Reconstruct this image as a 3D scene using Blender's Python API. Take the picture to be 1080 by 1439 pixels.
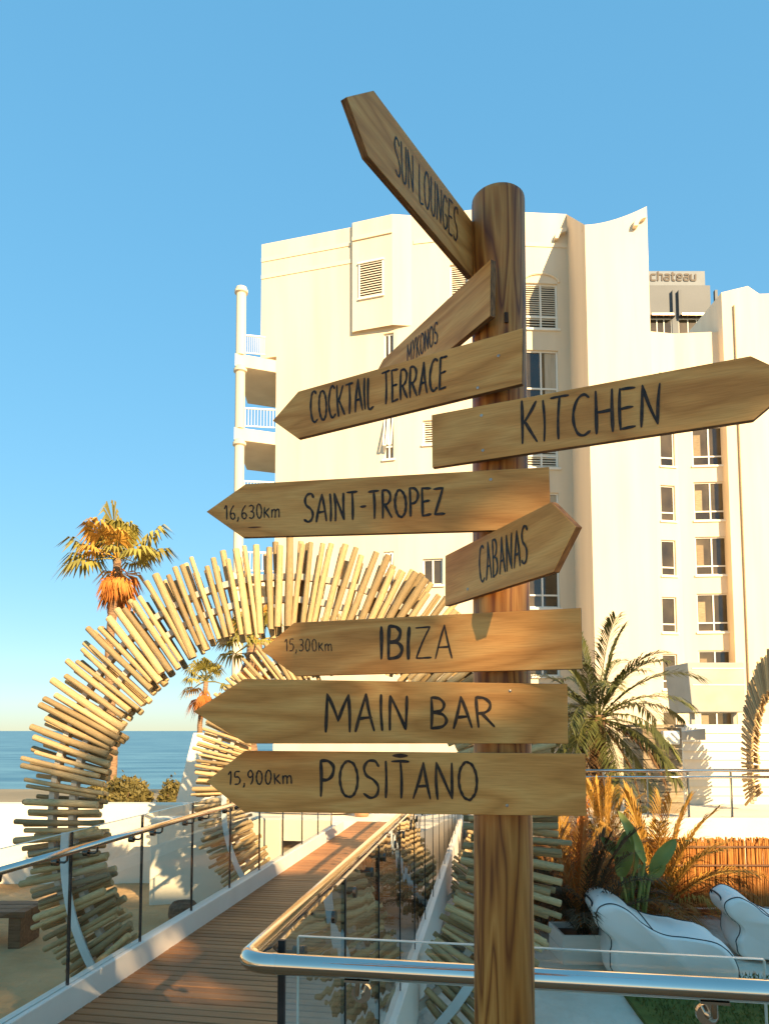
import bpy, math, random
from mathutils import Vector, Matrix, noise
R = math.radians
rnd = random.Random(7)
for o in list(bpy.data.objects): bpy.data.objects.remove(o)
S = bpy.context.scene
COL = S.collection
# ------------------------------------------------------------------ camera
F, PX, HY, PITCH = 1050.0, 500.0, 1027.0, R(4.3)      # focal length in photo pixels, principal x, horizon row, pitch
PY = HY - F * math.tan(PITCH)
EYE = Vector((0, 0, 1.62))
cd = bpy.data.cameras.new('camera'); cam = bpy.data.objects.new('camera', cd); COL.objects.link(cam)
cam.location = EYE; cam.rotation_euler = (math.pi / 2 + PITCH, 0, 0)
cd.sensor_fit = 'VERTICAL'; cd.sensor_height = 36; cd.lens = 36 * F / 1439
cd.shift_x = (540 - PX) / 1439; cd.shift_y = (PY - 719.5) / 1439
cd.clip_start = .05; cd.clip_end = 60000
S.camera = cam
# ------------------------------------------------------------------ light
SUN_EL, SUN_AZ = 25.0, 30.0       # degrees above the horizon / to the right of straight behind the camera
w = bpy.data.worlds.new('World'); S.world = w; w.use_nodes = True
wn = w.node_tree.nodes; bg = wn['Background']
sky = wn.new('ShaderNodeTexSky'); sky.sky_type = 'NISHITA'; sky.sun_disc = False
sky.sun_elevation = R(SUN_EL); sky.sun_rotation = R(180 - SUN_AZ)
sky.air_density = 1.0; sky.dust_density = 0.0; sky.ozone_density = 1.2; sky.altitude = 0
gm = wn.new('ShaderNodeGamma'); gm.inputs[1].default_value = .29; hsv = wn.new('ShaderNodeHueSaturation')
hsv.inputs['Hue'].default_value = .480; hsv.inputs['Saturation'].default_value = 2.6; hsv.inputs['Value'].default_value = 1.32
tint = wn.new('ShaderNodeMix'); tint.data_type = 'RGBA'; tint.blend_type = 'MULTIPLY'; tint.inputs[0].default_value = 1; tint.inputs[7].default_value = (.72, .93, 1.08, 1)
w.node_tree.links.new(sky.outputs[0], gm.inputs[0]); w.node_tree.links.new(gm.outputs[0], hsv.inputs['Color'])
w.node_tree.links.new(hsv.outputs[0], tint.inputs[6]); w.node_tree.links.new(tint.outputs[2], bg.inputs[0]); bg.inputs[1].default_value = .15
sd = bpy.data.lights.new('sun', 'SUN'); sd.energy = 4.4; sd.angle = R(.5); sd.color = (1, .73, .41)
sun = bpy.data.objects.new('sun', sd); COL.objects.link(sun)
TO_SUN = Vector((math.sin(R(SUN_AZ)) * math.cos(R(SUN_EL)), -math.cos(R(SUN_AZ)) * math.cos(R(SUN_EL)), math.sin(R(SUN_EL))))
sun.rotation_euler = TO_SUN.to_track_quat('Z', 'Y').to_euler(); sun.location = (6, -8, 14)
S.view_settings.view_transform = 'Standard'; S.view_settings.look = 'None'
S.view_settings.exposure = 1.5; S.view_settings.gamma = 1
S.render.engine = 'CYCLES'
S.cycles.max_bounces = 10; S.cycles.transparent_max_bounces = 24
# ------------------------------------------------------------------ pixel -> place
FW = Vector((0, math.cos(PITCH), math.sin(PITCH))); UP = Vector((0, -math.sin(PITCH), math.cos(PITCH)))
def ray(px, py): return Vector((1, 0, 0)) * ((px - PX) / F) + UP * ((PY - py) / F) + FW
def at(px, py, Y):
    r = ray(px, py); return EYE + r * (Y / r.y)
def on_z(px, py, z):
    r = ray(px, py); return EYE + r * ((z - EYE.z) / r.z)
def hx(px, Y): return at(px, HY, Y).x
VPA = math.atan2(ray(690, HY).x, ray(690, HY).y)
D = Vector((math.sin(VPA), math.cos(VPA), 0)); L = Vector((-math.cos(VPA), math.sin(VPA), 0)); Z = Vector((0, 0, 1))
def dk(s, a, z=0): return D * s + L * a + Z * z
GROUND = -.5
# ------------------------------------------------------------------ materials
def new_mat(name):
    m = bpy.data.materials.new(name); m.use_nodes = True
    return m, m.node_tree.nodes, m.node_tree.links, m.node_tree.nodes['Principled BSDF']
def ramp(ns, stops):
    r = ns.new('ShaderNodeValToRGB'); e = r.color_ramp.elements
    while len(e) < len(stops): e.new(.5)
    for k, (p, c) in enumerate(stops): e[k].position = p; e[k].color = (*c, 1)
    return r
def mat_noise(name, c1, c2, scale=5, rough=.7, bump=.2, stretch=(1, 1, 1), per_object=0., detail=6, spec=.3, bscale=None, metal=0, dist=.01, c3=None, sheen=0):
    m, ns, ln, p = new_mat(name)
    tc = ns.new('ShaderNodeTexCoord'); mp = ns.new('ShaderNodeMapping'); mp.inputs['Scale'].default_value = stretch
    ln.new(tc.outputs['Object'], mp.inputs[0])
    oi = ns.new('ShaderNodeObjectInfo')
    mul = ns.new('ShaderNodeMath'); mul.operation = 'MULTIPLY'; mul.inputs[1].default_value = 37.; ln.new(oi.outputs['Random'], mul.inputs[0])
    ln.new(mul.outputs[0], mp.inputs['Location'])
    n = ns.new('ShaderNodeTexNoise'); n.inputs['Scale'].default_value = scale; n.inputs['Detail'].default_value = detail
    ln.new(mp.outputs[0], n.inputs['Vector'])
    r = ramp(ns, [(.3, c1), (.7, c2)] if c3 is None else [(.28, c1), (.5, c2), (.72, c3)]); ln.new(n.outputs['Fac'], r.inputs[0])
    col = r.outputs[0]
    if per_object:
        hs = ns.new('ShaderNodeHueSaturation'); mr = ns.new('ShaderNodeMapRange')
        mr.inputs['To Min'].default_value = 1 - per_object; mr.inputs['To Max'].default_value = 1 + per_object
        ln.new(oi.outputs['Random'], mr.inputs[0]); ln.new(mr.outputs[0], hs.inputs['Value']); ln.new(col, hs.inputs['Color']); col = hs.outputs[0]
    ln.new(col, p.inputs['Base Color']); p.inputs['Roughness'].default_value = rough; p.inputs['Specular IOR Level'].default_value = spec
    p.inputs['Metallic'].default_value = metal
    if bump:
        n2 = n
        if bscale:
            n2 = ns.new('ShaderNodeTexNoise'); n2.inputs['Scale'].default_value = bscale; n2.inputs['Detail'].default_value = 5; ln.new(mp.outputs[0], n2.inputs['Vector'])
        b = ns.new('ShaderNodeBump'); b.inputs['Strength'].default_value = bump; b.inputs['Distance'].default_value = dist
        ln.new(n2.outputs['Fac'], b.inputs['Height']); ln.new(b.outputs[0], p.inputs['Normal'])
    return m
def mat_grain(name, dark, mid, light, stretch, bands=9, scale=1.6, rough=.55, per_object=.1, blotch=.35, spec=.3, coat=0):
    """figured timber: contour lines of a stretched noise field plus fine fibre"""
    m, ns, ln, p = new_mat(name)
    tc = ns.new('ShaderNodeTexCoord'); mp = ns.new('ShaderNodeMapping'); mp.inputs['Scale'].default_value = stretch
    oi = ns.new('ShaderNodeObjectInfo'); mul = ns.new('ShaderNodeMath'); mul.operation = 'MULTIPLY'; mul.inputs[1].default_value = 53.
    ln.new(oi.outputs['Random'], mul.inputs[0]); ln.new(mul.outputs[0], mp.inputs['Location']); ln.new(tc.outputs['Object'], mp.inputs[0])
    n = ns.new('ShaderNodeTexNoise'); n.inputs['Scale'].default_value = scale; n.inputs['Detail'].default_value = 2.5; n.inputs['Distortion'].default_value = .4
    ln.new(mp.outputs[0], n.inputs['Vector'])
    a = ns.new('ShaderNodeMath'); a.operation = 'MULTIPLY'; a.inputs[1].default_value = bands; ln.new(n.outputs['Fac'], a.inputs[0])
    fr = ns.new('ShaderNodeMath'); fr.operation = 'PINGPONG'; fr.inputs[1].default_value = .5; ln.new(a.outputs[0], fr.inputs[0])
    r = ramp(ns, [(0.0, dark), (.22, mid), (.5, light)]); ln.new(fr.outputs[0], r.inputs[0])
    fm = ns.new('ShaderNodeMapping'); fm.inputs['Scale'].default_value = tuple(s * (3 if s == min(stretch) else 9) for s in stretch); ln.new(tc.outputs['Object'], fm.inputs[0])
    f = ns.new('ShaderNodeTexNoise'); f.inputs['Scale'].default_value = 6; f.inputs['Detail'].default_value = 7; ln.new(fm.outputs[0], f.inputs['Vector'])
    fr2 = ramp(ns, [(.36, (.84, .79, .73)), (.6, (1, 1, 1))]); ln.new(f.outputs['Fac'], fr2.inputs[0])
    mx = ns.new('ShaderNodeMix'); mx.data_type = 'RGBA'; mx.blend_type = 'MULTIPLY'; mx.inputs[0].default_value = .75
    ln.new(r.outputs[0], mx.inputs[6]); ln.new(fr2.outputs[0], mx.inputs[7])
    bl = ns.new('ShaderNodeTexNoise'); bl.inputs['Scale'].default_value = 4.5; bl.inputs['Detail'].default_value = 3; ln.new(mp.outputs[0], bl.inputs['Vector'])
    br = ramp(ns, [(.35, (.70, .60, .52)), (.62, (1.0, 1.0, 1.0))]); ln.new(bl.outputs['Fac'], br.inputs[0])
    m2 = ns.new('ShaderNodeMix'); m2.data_type = 'RGBA'; m2.blend_type = 'MULTIPLY'; m2.inputs[0].default_value = blotch
    ln.new(mx.outputs[2], m2.inputs[6]); ln.new(br.outputs[0], m2.inputs[7])
    hs = ns.new('ShaderNodeHueSaturation'); mr = ns.new('ShaderNodeMapRange'); mr.inputs['To Min'].default_value = 1 - per_object; mr.inputs['To Max'].default_value = 1 + per_object
    ln.new(oi.outputs['Random'], mr.inputs[0]); ln.new(mr.outputs[0], hs.inputs['Value']); ln.new(m2.outputs[2], hs.inputs['Color'])
    ln.new(hs.outputs[0], p.inputs['Base Color']); p.inputs['Roughness'].default_value = rough; p.inputs['Specular IOR Level'].default_value = spec
    p.inputs['Coat Weight'].default_value = coat; p.inputs['Coat Roughness'].default_value = .25
    b = ns.new('ShaderNodeBump'); b.inputs['Strength'].default_value = .25; b.inputs['Distance'].default_value = .002
    ln.new(f.outputs['Fac'], b.inputs['Height']); ln.new(b.outputs[0], p.inputs['Normal'])
    return m
def mat_glass(name, tint, boost=1.0, wav=.0):
    m, ns, ln, p = new_mat(name); ns.remove(p); out = ns['Material Output']
    tr = ns.new('ShaderNodeBsdfTransparent'); tr.inputs[0].default_value = (*tint, 1)
    gl = ns.new('ShaderNodeBsdfGlossy'); gl.inputs['Roughness'].default_value = .0
    fr = ns.new('ShaderNodeFresnel'); fr.inputs['IOR'].default_value = 1.5
    mu = ns.new('ShaderNodeMath'); mu.operation = 'MULTIPLY'; mu.inputs[1].default_value = boost; mu.use_clamp = True; ln.new(fr.outputs[0], mu.inputs[0])
    ge = ns.new('ShaderNodeNewGeometry'); iv = ns.new('ShaderNodeMath'); iv.operation = 'SUBTRACT'; iv.inputs[0].default_value = 1; ln.new(ge.outputs['Backfacing'], iv.inputs[1])
    m3 = ns.new('ShaderNodeMath'); m3.operation = 'MULTIPLY'; ln.new(mu.outputs[0], m3.inputs[0]); ln.new(iv.outputs[0], m3.inputs[1])
    mx = ns.new('ShaderNodeMixShader'); ln.new(m3.outputs[0], mx.inputs[0]); ln.new(tr.outputs[0], mx.inputs[1]); ln.new(gl.outputs[0], mx.inputs[2])
    if wav:
        tc = ns.new('ShaderNodeTexCoord'); n = ns.new('ShaderNodeTexNoise'); n.inputs['Scale'].default_value = 5.; n.inputs['Detail'].default_value = 1
        b = ns.new('ShaderNodeBump'); b.inputs['Strength'].default_value = wav; b.inputs['Distance'].default_value = .004
        ln.new(tc.outputs['Object'], n.inputs['Vector']); ln.new(n.outputs['Fac'], b.inputs['Height']); ln.new(b.outputs[0], gl.inputs['Normal'])
    ln.new(mx.outputs[0], out.inputs[0])
    return m
M = {}
M['ply'] = mat_grain('plywood', (.58, .245, .058), (.71, .325, .085), (.78, .40, .12), (1.1, 6, 6), bands=6, per_object=.07, blotch=.35)
M['ply_edge'] = mat_noise('plywood_edge', (.10, .045, .02), (.30, .15, .06), 60, stretch=(.3, 1, 4))
M['post'] = mat_grain('pine_post', (.17, .048, .008), (.40, .155, .028), (.54, .25, .06), (9, 9, .75), bands=9, rough=.5, per_object=0, blotch=.6, coat=.1)
M['ink'] = mat_noise('marker_ink', (.008, .005, .006), (.06, .032, .016), 90, rough=.5, bump=0)
M['knot'] = mat_noise('knot_wood', (.03, .012, .005), (.09, .035, .012), 60, rough=.6, bump=.1)
M['nail'] = mat_noise('nail_steel', (.25, .2, .16), (.5, .45, .4), 50, rough=.4, metal=.8, bump=0)
M['slat'] = mat_noise('weathered_pole', (.20, .125, .058), (.46, .32, .155), 4, rough=.8, bump=.5, stretch=(1.2, 14, 14), per_object=.42, dist=.006, c3=(.64, .47, .23))
M['hoop'] = mat_noise('pale_batten', (.42, .36, .28), (.62, .55, .45), 7, rough=.7, bump=.2)
M['steel_arc'] = mat_noise('galvanised_bar', (.50, .56, .55), (.63, .68, .66), 6, rough=.45, bump=.05)
M['deck'] = mat_noise('deck_timber', (.16, .06, .022), (.35, .155, .06), 3, rough=.55, bump=.35, stretch=(.9, 14, 14), per_object=.22, dist=.003, c3=(.43, .21, .09), spec=.3)
M['deck_under'] = mat_noise('deck_joist', (.02, .012, .008), (.04, .025, .015), 5)
M['chrome'] = mat_noise('polished_steel', (.66, .57, .48), (.76, .68, .60), 3, rough=.10, metal=1., bump=.03)
M['dark_steel'] = mat_noise('dark_fitting', (.10, .075, .06), (.20, .15, .12), 8, rough=.25, metal=.9, bump=0)
M['gasket'] = mat_noise('black_gasket', (.012, .012, .012), (.03, .03, .03), 9, rough=.5, bump=0)
M['alu'] = mat_noise('white_channel', (.72, .63, .53), (.78, .70, .60), 3, rough=.45, bump=.04)
M['glass'] = mat_glass('balustrade_glass', (.975, .98, .965), 1.15, .10)
M['glass_wavy'] = mat_glass('wavy_glass', (.955, .965, .95), 1.7, .35)
M['glass_edge'] = mat_noise('glass_edge', (.45, .55, .50), (.65, .74, .68), 9, rough=.2, bump=0)
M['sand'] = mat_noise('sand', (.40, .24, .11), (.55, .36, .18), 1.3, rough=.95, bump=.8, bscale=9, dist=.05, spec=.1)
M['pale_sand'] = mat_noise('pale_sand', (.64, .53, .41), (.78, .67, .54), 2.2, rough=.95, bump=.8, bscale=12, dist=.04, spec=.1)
M['bounce_ground'] = mat_noise('bounce_paving', (.66, .54, .40), (.76, .64, .49), 1.5, rough=.9, bump=.3, bscale=8)  # for the unseen ground that bounces warm light forward
M['sign_grey'] = mat_noise('sign_panel', (.17, .19, .21), (.20, .22, .24), 1, rough=.6, bump=0)
M['earth'] = mat_noise('coastal_ground', (.20, .17, .11), (.36, .30, .20), .15, rough=.95, bump=.5, dist=.3)
M['white_wall'] = mat_noise('white_render', (.76, .67, .52), (.82, .74, .60), 1.4, rough=.85, bump=.12, bscale=30, dist=.01)
M['facade'] = mat_noise('cream_render', (.67, .55, .40), (.75, .63, .47), .9, rough=.85, bump=.15, bscale=5, dist=.03, stretch=(1.4, 1.4, .13), spec=.15)
M['facade2'] = mat_noise('cream_render_rear', (.67, .55, .40), (.75, .63, .47), .9, stretch=(1.4, 1.4, .13), rough=.85, bump=.06, bscale=6, dist=.02, spec=.15)
M['band'] = mat_noise('cream_moulding', (.75, .62, .45), (.77, .64, .47), .5, rough=.8, bump=0)
M['grey_clad'] = mat_noise('grey_cladding', (.11, .12, .13), (.14, .15, .16), .3, rough=.6, bump=.03)
M['frame'] = mat_noise('white_frame', (.76, .72, .64), (.80, .76, .68), 2, rough=.5, bump=0)
M['shutter'] = mat_noise('cream_shutter', (.70, .62, .48), (.76, .68, .54), 2, rough=.6, bump=0)
M['dark_slot'] = mat_noise('dark_interior', (.03, .022, .015), (.07, .05, .03), 1, rough=.8, bump=0)
M['pane'] = mat_noise('window_glass', (.035, .026, .014), (.10, .075, .04), .6, rough=.06, bump=.02, spec=.7, per_object=.5)
M['curtain'] = mat_noise('curtain', (.40, .33, .24), (.55, .47, .36), 2, rough=.9, bump=.3, stretch=(14, 14, .5))
M['rail_white'] = M['frame']
M['reed'] = mat_noise('reed', (.22, .07, .015), (.46, .18, .04), 8, rough=.9, bump=.4, stretch=(9, 9, .8), c3=(.6, .28, .08))
M['palm_green'] = mat_noise('palm_leaf', (.075, .085, .022), (.17, .165, .045), 2, rough=.55, bump=0, per_object=.3)
M['palm_dry'] = mat_noise('dry_frond', (.34, .10, .016), (.58, .22, .045), 2, rough=.8, bump=0, per_object=.3)
M['palm_gold'] = mat_noise('golden_frond', (.38, .19, .03), (.62, .34, .06), 2, rough=.7, bump=0, per_object=.3)
M['fan_green'] = mat_noise('fan_leaf', (.14, .12, .022), (.33, .27, .055), 2, rough=.6, bump=0, per_object=.35)
M['palm_brown'] = mat_noise('brown_frond', (.07, .035, .014), (.17, .09, .035), 2, rough=.8, bump=0, per_object=.3)
M['trunk'] = mat_noise('palm_trunk', (.16, .09, .05), (.36, .22, .12), 5, rough=.95, bump=.9, stretch=(1, 1, 5), dist=.04)
M['banana'] = mat_noise('paddle_leaf', (.17, .19, .04), (.36, .36, .10), 3, rough=.4, bump=.2, per_object=.25)
M['bush'] = mat_noise('bush_leaf', (.09, .075, .02), (.22, .17, .05), 3, rough=.7, bump=0, per_object=.1)
M['treeleaf'] = M['bush']
M['turf'] = mat_noise('turf', (.075, .095, .010), (.14, .15, .022), 6, rough=.9, bump=.6, bscale=120, dist=.02)
M['bag'] = mat_noise('white_canvas', (.90, .80, .70), (.93, .84, .74), 3, rough=.85, bump=.35, bscale=4, dist=.03)
M['piping'] = M['gasket']
M['white_wood'] = mat_noise('white_painted_timber', (.74, .66, .56), (.80, .72, .62), 5, rough=.7, bump=.2, stretch=(1, 6, 6))
M['taupe_wood'] = mat_noise('taupe_board', (.22, .165, .10), (.34, .26, .17), 4, rough=.75, bump=.3, stretch=(1, 8, 8), per_object=.15)
M['grey_box'] = mat_noise('grey_metal_box', (.33, .30, .25), (.42, .39, .33), 2, rough=.5, bump=.04)
M['wicker'] = mat_noise('wicker', (.04, .03, .02), (.13, .09, .055), 30, rough=.8, bump=.6)
M['clay'] = mat_noise('clay', (.42, .24, .12), (.55, .33, .18), 6, rough=.8, bump=.2)
M['log'] = mat_noise('brown_timber', (.10, .045, .02), (.22, .11, .05), 5, rough=.7, bump=.4, stretch=(1, 8, 8))
# sea
m, ns, ln, p = new_mat('sea_water'); M['sea'] = m
tc = ns.new('ShaderNodeTexCoord'); mp = ns.new('ShaderNodeMapping'); mp.inputs['Scale'].default_value = (.35, 1, 1); ln.new(tc.outputs['Object'], mp.inputs[0])
n1 = ns.new('ShaderNodeTexNoise'); n1.inputs['Scale'].default_value = .09; n1.inputs['Detail'].default_value = 9; ln.new(mp.outputs[0], n1.inputs['Vector'])
b = ns.new('ShaderNodeBump'); b.inputs['Strength'].default_value = .6; b.inputs['Distance'].default_value = 1.6; ln.new(n1.outputs['Fac'], b.inputs['Height']); ln.new(b.outputs[0], p.inputs['Normal'])
r = ramp(ns, [(.38, (.035, .11, .16)), (.64, (.12, .25, .29))]); ln.new(n1.outputs['Fac'], r.inputs[0]); ln.new(r.outputs[0], p.inputs['Base Color'])
p.inputs['Roughness'].default_value = .35; p.inputs['Specular IOR Level'].default_value = .35
# ------------------------------------------------------------------ mesh builder
OFF = {}
def tag(o, label=None, cat=None, group=None, kind=None):
    if label: o['label'] = label
    if cat: o['category'] = cat
    if group: o['group'] = group
    if kind: o['kind'] = kind
    return o
def empty(name, loc, label=None, cat=None, group=None):
    o = bpy.data.objects.new(name, None); COL.objects.link(o); o.location = loc; o.empty_display_size = .2
    OFF[o.name] = Vector(loc); return tag(o, label, cat, group)
def link(name, me, parent=None, mat=None):
    o = bpy.data.objects.new(name, me); COL.objects.link(o)
    if parent is not None: o.parent = parent
    return o
class MB:
    def __init__(s): s.v = []; s.f = []
    def add(s, vs, fs):
        k = len(s.v); s.v += [Vector(v) for v in vs]; s.f += [tuple(i + k for i in f) for f in fs]; return s
    def box(s, lo, hi):
        x0, y0, z0 = lo; x1, y1, z1 = hi
        return s.add([(x0, y0, z0), (x1, y0, z0), (x1, y1, z0), (x0, y1, z0), (x0, y0, z1), (x1, y0, z1), (x1, y1, z1), (x0, y1, z1)],
                     [(0, 3, 2, 1), (4, 5, 6, 7), (0, 1, 5, 4), (1, 2, 6, 5), (2, 3, 7, 6), (3, 0, 4, 7)])
    def obox(s, c, ax, ay, az):
        """box from centre and half-axis vectors"""
        c = Vector(c); vs = [c + ax * i + ay * j + az * k for k in (-1, 1) for (i, j) in ((-1, -1), (1, -1), (1, 1), (-1, 1))]
        return s.add(vs, [(0, 3, 2, 1), (4, 5, 6, 7), (0, 1, 5, 4), (1, 2, 6, 5), (2, 3, 7, 6), (3, 0, 4, 7)])
    def bar(s, a, b, w_, h_, up=Z):
        a = Vector(a); b = Vector(b); d = (b - a); l = d.length; d.normalize()
        sd_ = d.cross(up)
        if sd_.length < 1e-4: sd_ = d.cross(Vector((1, 0, 0)))
        sd_.normalize(); u = sd_.cross(d)
        return s.obox((a + b) / 2, d * (l / 2), sd_ * (w_ / 2), u * (h_ / 2))
    def tube(s, pts, rad, n=10, closed=False, caps=True):
        pts = [Vector(p_) for p_ in pts]; N = len(pts); rs = rad if isinstance(rad, (list, tuple)) else [rad] * N
        k0 = len(s.v); prev = None
        for i, p_ in enumerate(pts):
            if closed: t = pts[(i + 1) % N] - pts[i - 1]
            else: t = pts[min(i + 1, N - 1)] - pts[max(i - 1, 0)]
            t.normalize()
            if prev is None:
                ref = Z if abs(t.z) < .9 else Vector((1, 0, 0)); nx = t.cross(ref).normalized()
            else:
                nx = (prev - t * prev.dot(t)).normalized()
            prev = nx; ny = t.cross(nx)
            for j in range(n):
                a = 2 * math.pi * j / n; s.v.append(p_ + nx * (math.cos(a) * rs[i]) + ny * (math.sin(a) * rs[i]))
        for i in range(N if closed else N - 1):
            i2 = (i + 1) % N
            for j in range(n):
                j2 = (j + 1) % n; s.f.append((k0 + i * n + j, k0 + i * n + j2, k0 + i2 * n + j2, k0 + i2 * n + j))
        if caps and not closed:
            s.f.append(tuple(k0 + j for j in reversed(range(n)))); s.f.append(tuple(k0 + (N - 1) * n + j for j in range(n)))
        return s
    def lathe(s, c, prof, n=20):
        c = Vector(c); k0 = len(s.v)
        for (r_, z_) in prof:
            for j in range(n): a = 2 * math.pi * j / n; s.v.append(c + Vector((r_ * math.cos(a), r_ * math.sin(a), z_)))
        for i in range(len(prof) - 1):
            for j in range(n): j2 = (j + 1) % n; s.f.append((k0 + i * n + j, k0 + i * n + j2, k0 + (i + 1) * n + j2, k0 + (i + 1) * n + j))
        s.f.append(tuple(k0 + j for j in reversed(range(n)))); s.f.append(tuple(k0 + (len(prof) - 1) * n + j for j in range(n)))
        return s
    def prism(s, poly, lo, hi, fn):
        """extrude a 2-D polygon from lo to hi; fn(a, b, t) gives the place"""
        n = len(poly); vs = [fn(a, b_, lo) for a, b_ in poly] + [fn(a, b_, hi) for a, b_ in poly]
        fs = [tuple(range(n)), tuple(range(2 * n - 1, n - 1, -1))] + [(i, i + n, (i + 1) % n + n, (i + 1) % n) for i in range(n)]
        return s.add(vs, fs)
    def build(s, name, mat, parent=None, smooth=False, local=False, bevel=0):
        off = Vector((0, 0, 0)) if (parent is None or local) else OFF.get(parent.name, Vector((0, 0, 0)))
        me = bpy.data.meshes.new(name); me.from_pydata([tuple(v - off) for v in s.v], [], s.f)
        me.materials.append(M[mat] if isinstance(mat, str) else mat)
        if smooth: me.polygons.foreach_set('use_smooth', [True] * len(me.polygons))
        me.update(); o = link(name, me, parent); OFF[o.name] = off
        if bevel:
            bv = o.modifiers.new('edge', 'BEVEL'); bv.width = bevel; bv.segments = 2; bv.limit_method = 'ANGLE'
        return o
def smooth_by_angle(o, deg=40):
    for p_ in o.data.polygons: p_.use_smooth = True
    o.data.set_sharp_from_angle(angle=R(deg))
def catmull(pts, n=6, closed=False):
    P_ = [Vector(p_) for p_ in pts]; out = []; N = len(P_)
    for i in range(N if closed else N - 1):
        p0 = P_[i - 1] if (closed or i > 0) else P_[i]; p1 = P_[i]; p2 = P_[(i + 1) % N]; p3 = P_[(i + 2) % N] if (closed or i + 2 < N) else P_[(i + 1) % N]
        for k in range(n):
            t = k / n
            out.append(.5 * ((2 * p1) + (p2 - p0) * t + (2 * p0 - 5 * p1 + 4 * p2 - p3) * t * t + (3 * p1 - p0 - 3 * p2 + p3) * t ** 3))
    if not closed: out.append(P_[-1])
    return out
# ================================================================== SETTING
g = MB(); prof = [(-80, GROUND - .06), (20, GROUND - .06), (34, -1.0), (60, -3.2), (100, -7.0), (135, -9.2), (400, -16), (40000, -40)]
for (y, z) in prof: g.v += [Vector((-30000 if y > 300 else -1200, y, z)), Vector((30000 if y > 300 else 1200, y, z))]
g.f = [(2 * i, 2 * i + 1, 2 * i + 3, 2 * i + 2) for i in range(len(prof) - 1)]
tag(g.build('ground', 'earth'), kind='structure')
tag(MB().add([(-25000, 85, -8), (25000, 85, -8), (25000, 38000, -8), (-25000, 38000, -8)], [(0, 1, 2, 3)]).build('sea', 'sea'), kind='structure')
def sheet(name, mat, x0, x1, y0, y1, z, n, amp, fq):
    b = MB(); nx = n; ny = int(n * (y1 - y0) / (x1 - x0))
    for j in range(ny + 1):
        for i in range(nx + 1):
            x = x0 + (x1 - x0) * i / nx; y = y0 + (y1 - y0) * j / ny
            b.v.append(Vector((x, y, z + amp * noise.noise(Vector((x * fq, y * fq, 3))) + amp * .5 * noise.noise(Vector((x * fq * 3, y * fq * 3, 9))))))
    b.f = [(j * (nx + 1) + i, j * (nx + 1) + i + 1, (j + 1) * (nx + 1) + i + 1, (j + 1) * (nx + 1) + i) for j in range(ny) for i in range(nx)]
    return tag(b.build(name, mat, smooth=True), kind='structure')
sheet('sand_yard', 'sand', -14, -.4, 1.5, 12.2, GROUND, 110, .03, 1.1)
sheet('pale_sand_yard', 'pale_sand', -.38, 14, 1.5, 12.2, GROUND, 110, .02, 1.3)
# deck: planks laid across the walk
A_L, A_R = 2.40, .56
deck = empty('deck', dk(6, 1.48)); tag(deck, kind='structure')
pitch_ = .092; pl = MB().box((-.5, -.5, -.5), (.5, .5, .5)); pme = None
shared = []
for k in range(3):
    b = MB(); hw = .5
    b.add([(-.5, -.5, -.5), (.5, -.5, -.5), (.5, .5, -.5), (-.5, .5, -.5), (-.5, -.5, .38), (.5, -.5, .38), (.5, .5, .38), (-.5, .5, .38), (-.5, -.44, .5), (.5, -.44, .5), (.5, .44, .5), (-.5, .44, .5)],
          [(0, 3, 2, 1), (0, 1, 5, 4), (2, 3, 7, 6), (1, 2, 6, 10, 9, 5), (3, 0, 4, 8, 11, 7), (4, 5, 9, 8), (6, 7, 11, 10), (8, 9, 10, 11)])
    me = bpy.data.meshes.new('plank'); me.from_pydata(b.v, [], b.f); me.materials.append(M['deck']); shared.append(me)
RM = Matrix((( -L.x, D.x, 0), (-L.y, D.y, 0), (0, 0, 1))).to_4x4()
def place(me, name, parent, loc, rot4, scale):
    o = link(name, me, parent)
    o.matrix_local = Matrix.Translation(Vector(loc) - OFF[parent.name]) @ rot4 @ Matrix.Diagonal((*scale, 1))
    return o
s = -2.6; k = 0
while s < 13.4:
    if s < 1.62: a0, a1 = -3.2, A_L - .01       # the camera's landing is wider to the right
    else: a0, a1 = A_R + .03, A_L - .01
    place(shared[k % 3], 'plank', deck, dk(s, (a0 + a1) / 2, -.0125 + rnd.uniform(-.0012, .0012)), RM, (a1 - a0, pitch_ - .010, .025)); s += pitch_; k += 1
b = MB(); b.obox(dk(-.45, -.4, -.16), L * 2.8, D * 2.1, Z * .12); b.obox(dk(7.55, 1.48, -.16), L * .88, D * 5.85, Z * .12)
b.build('joist_bed', 'deck_under', deck)
# terrace past the end of the walk
tag(MB().obox(dk(15.6, 1.2, -.2), L * 5.5, D * 2.15, Z * .19).build('terrace', 'white_wall'), kind='structure')

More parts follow.
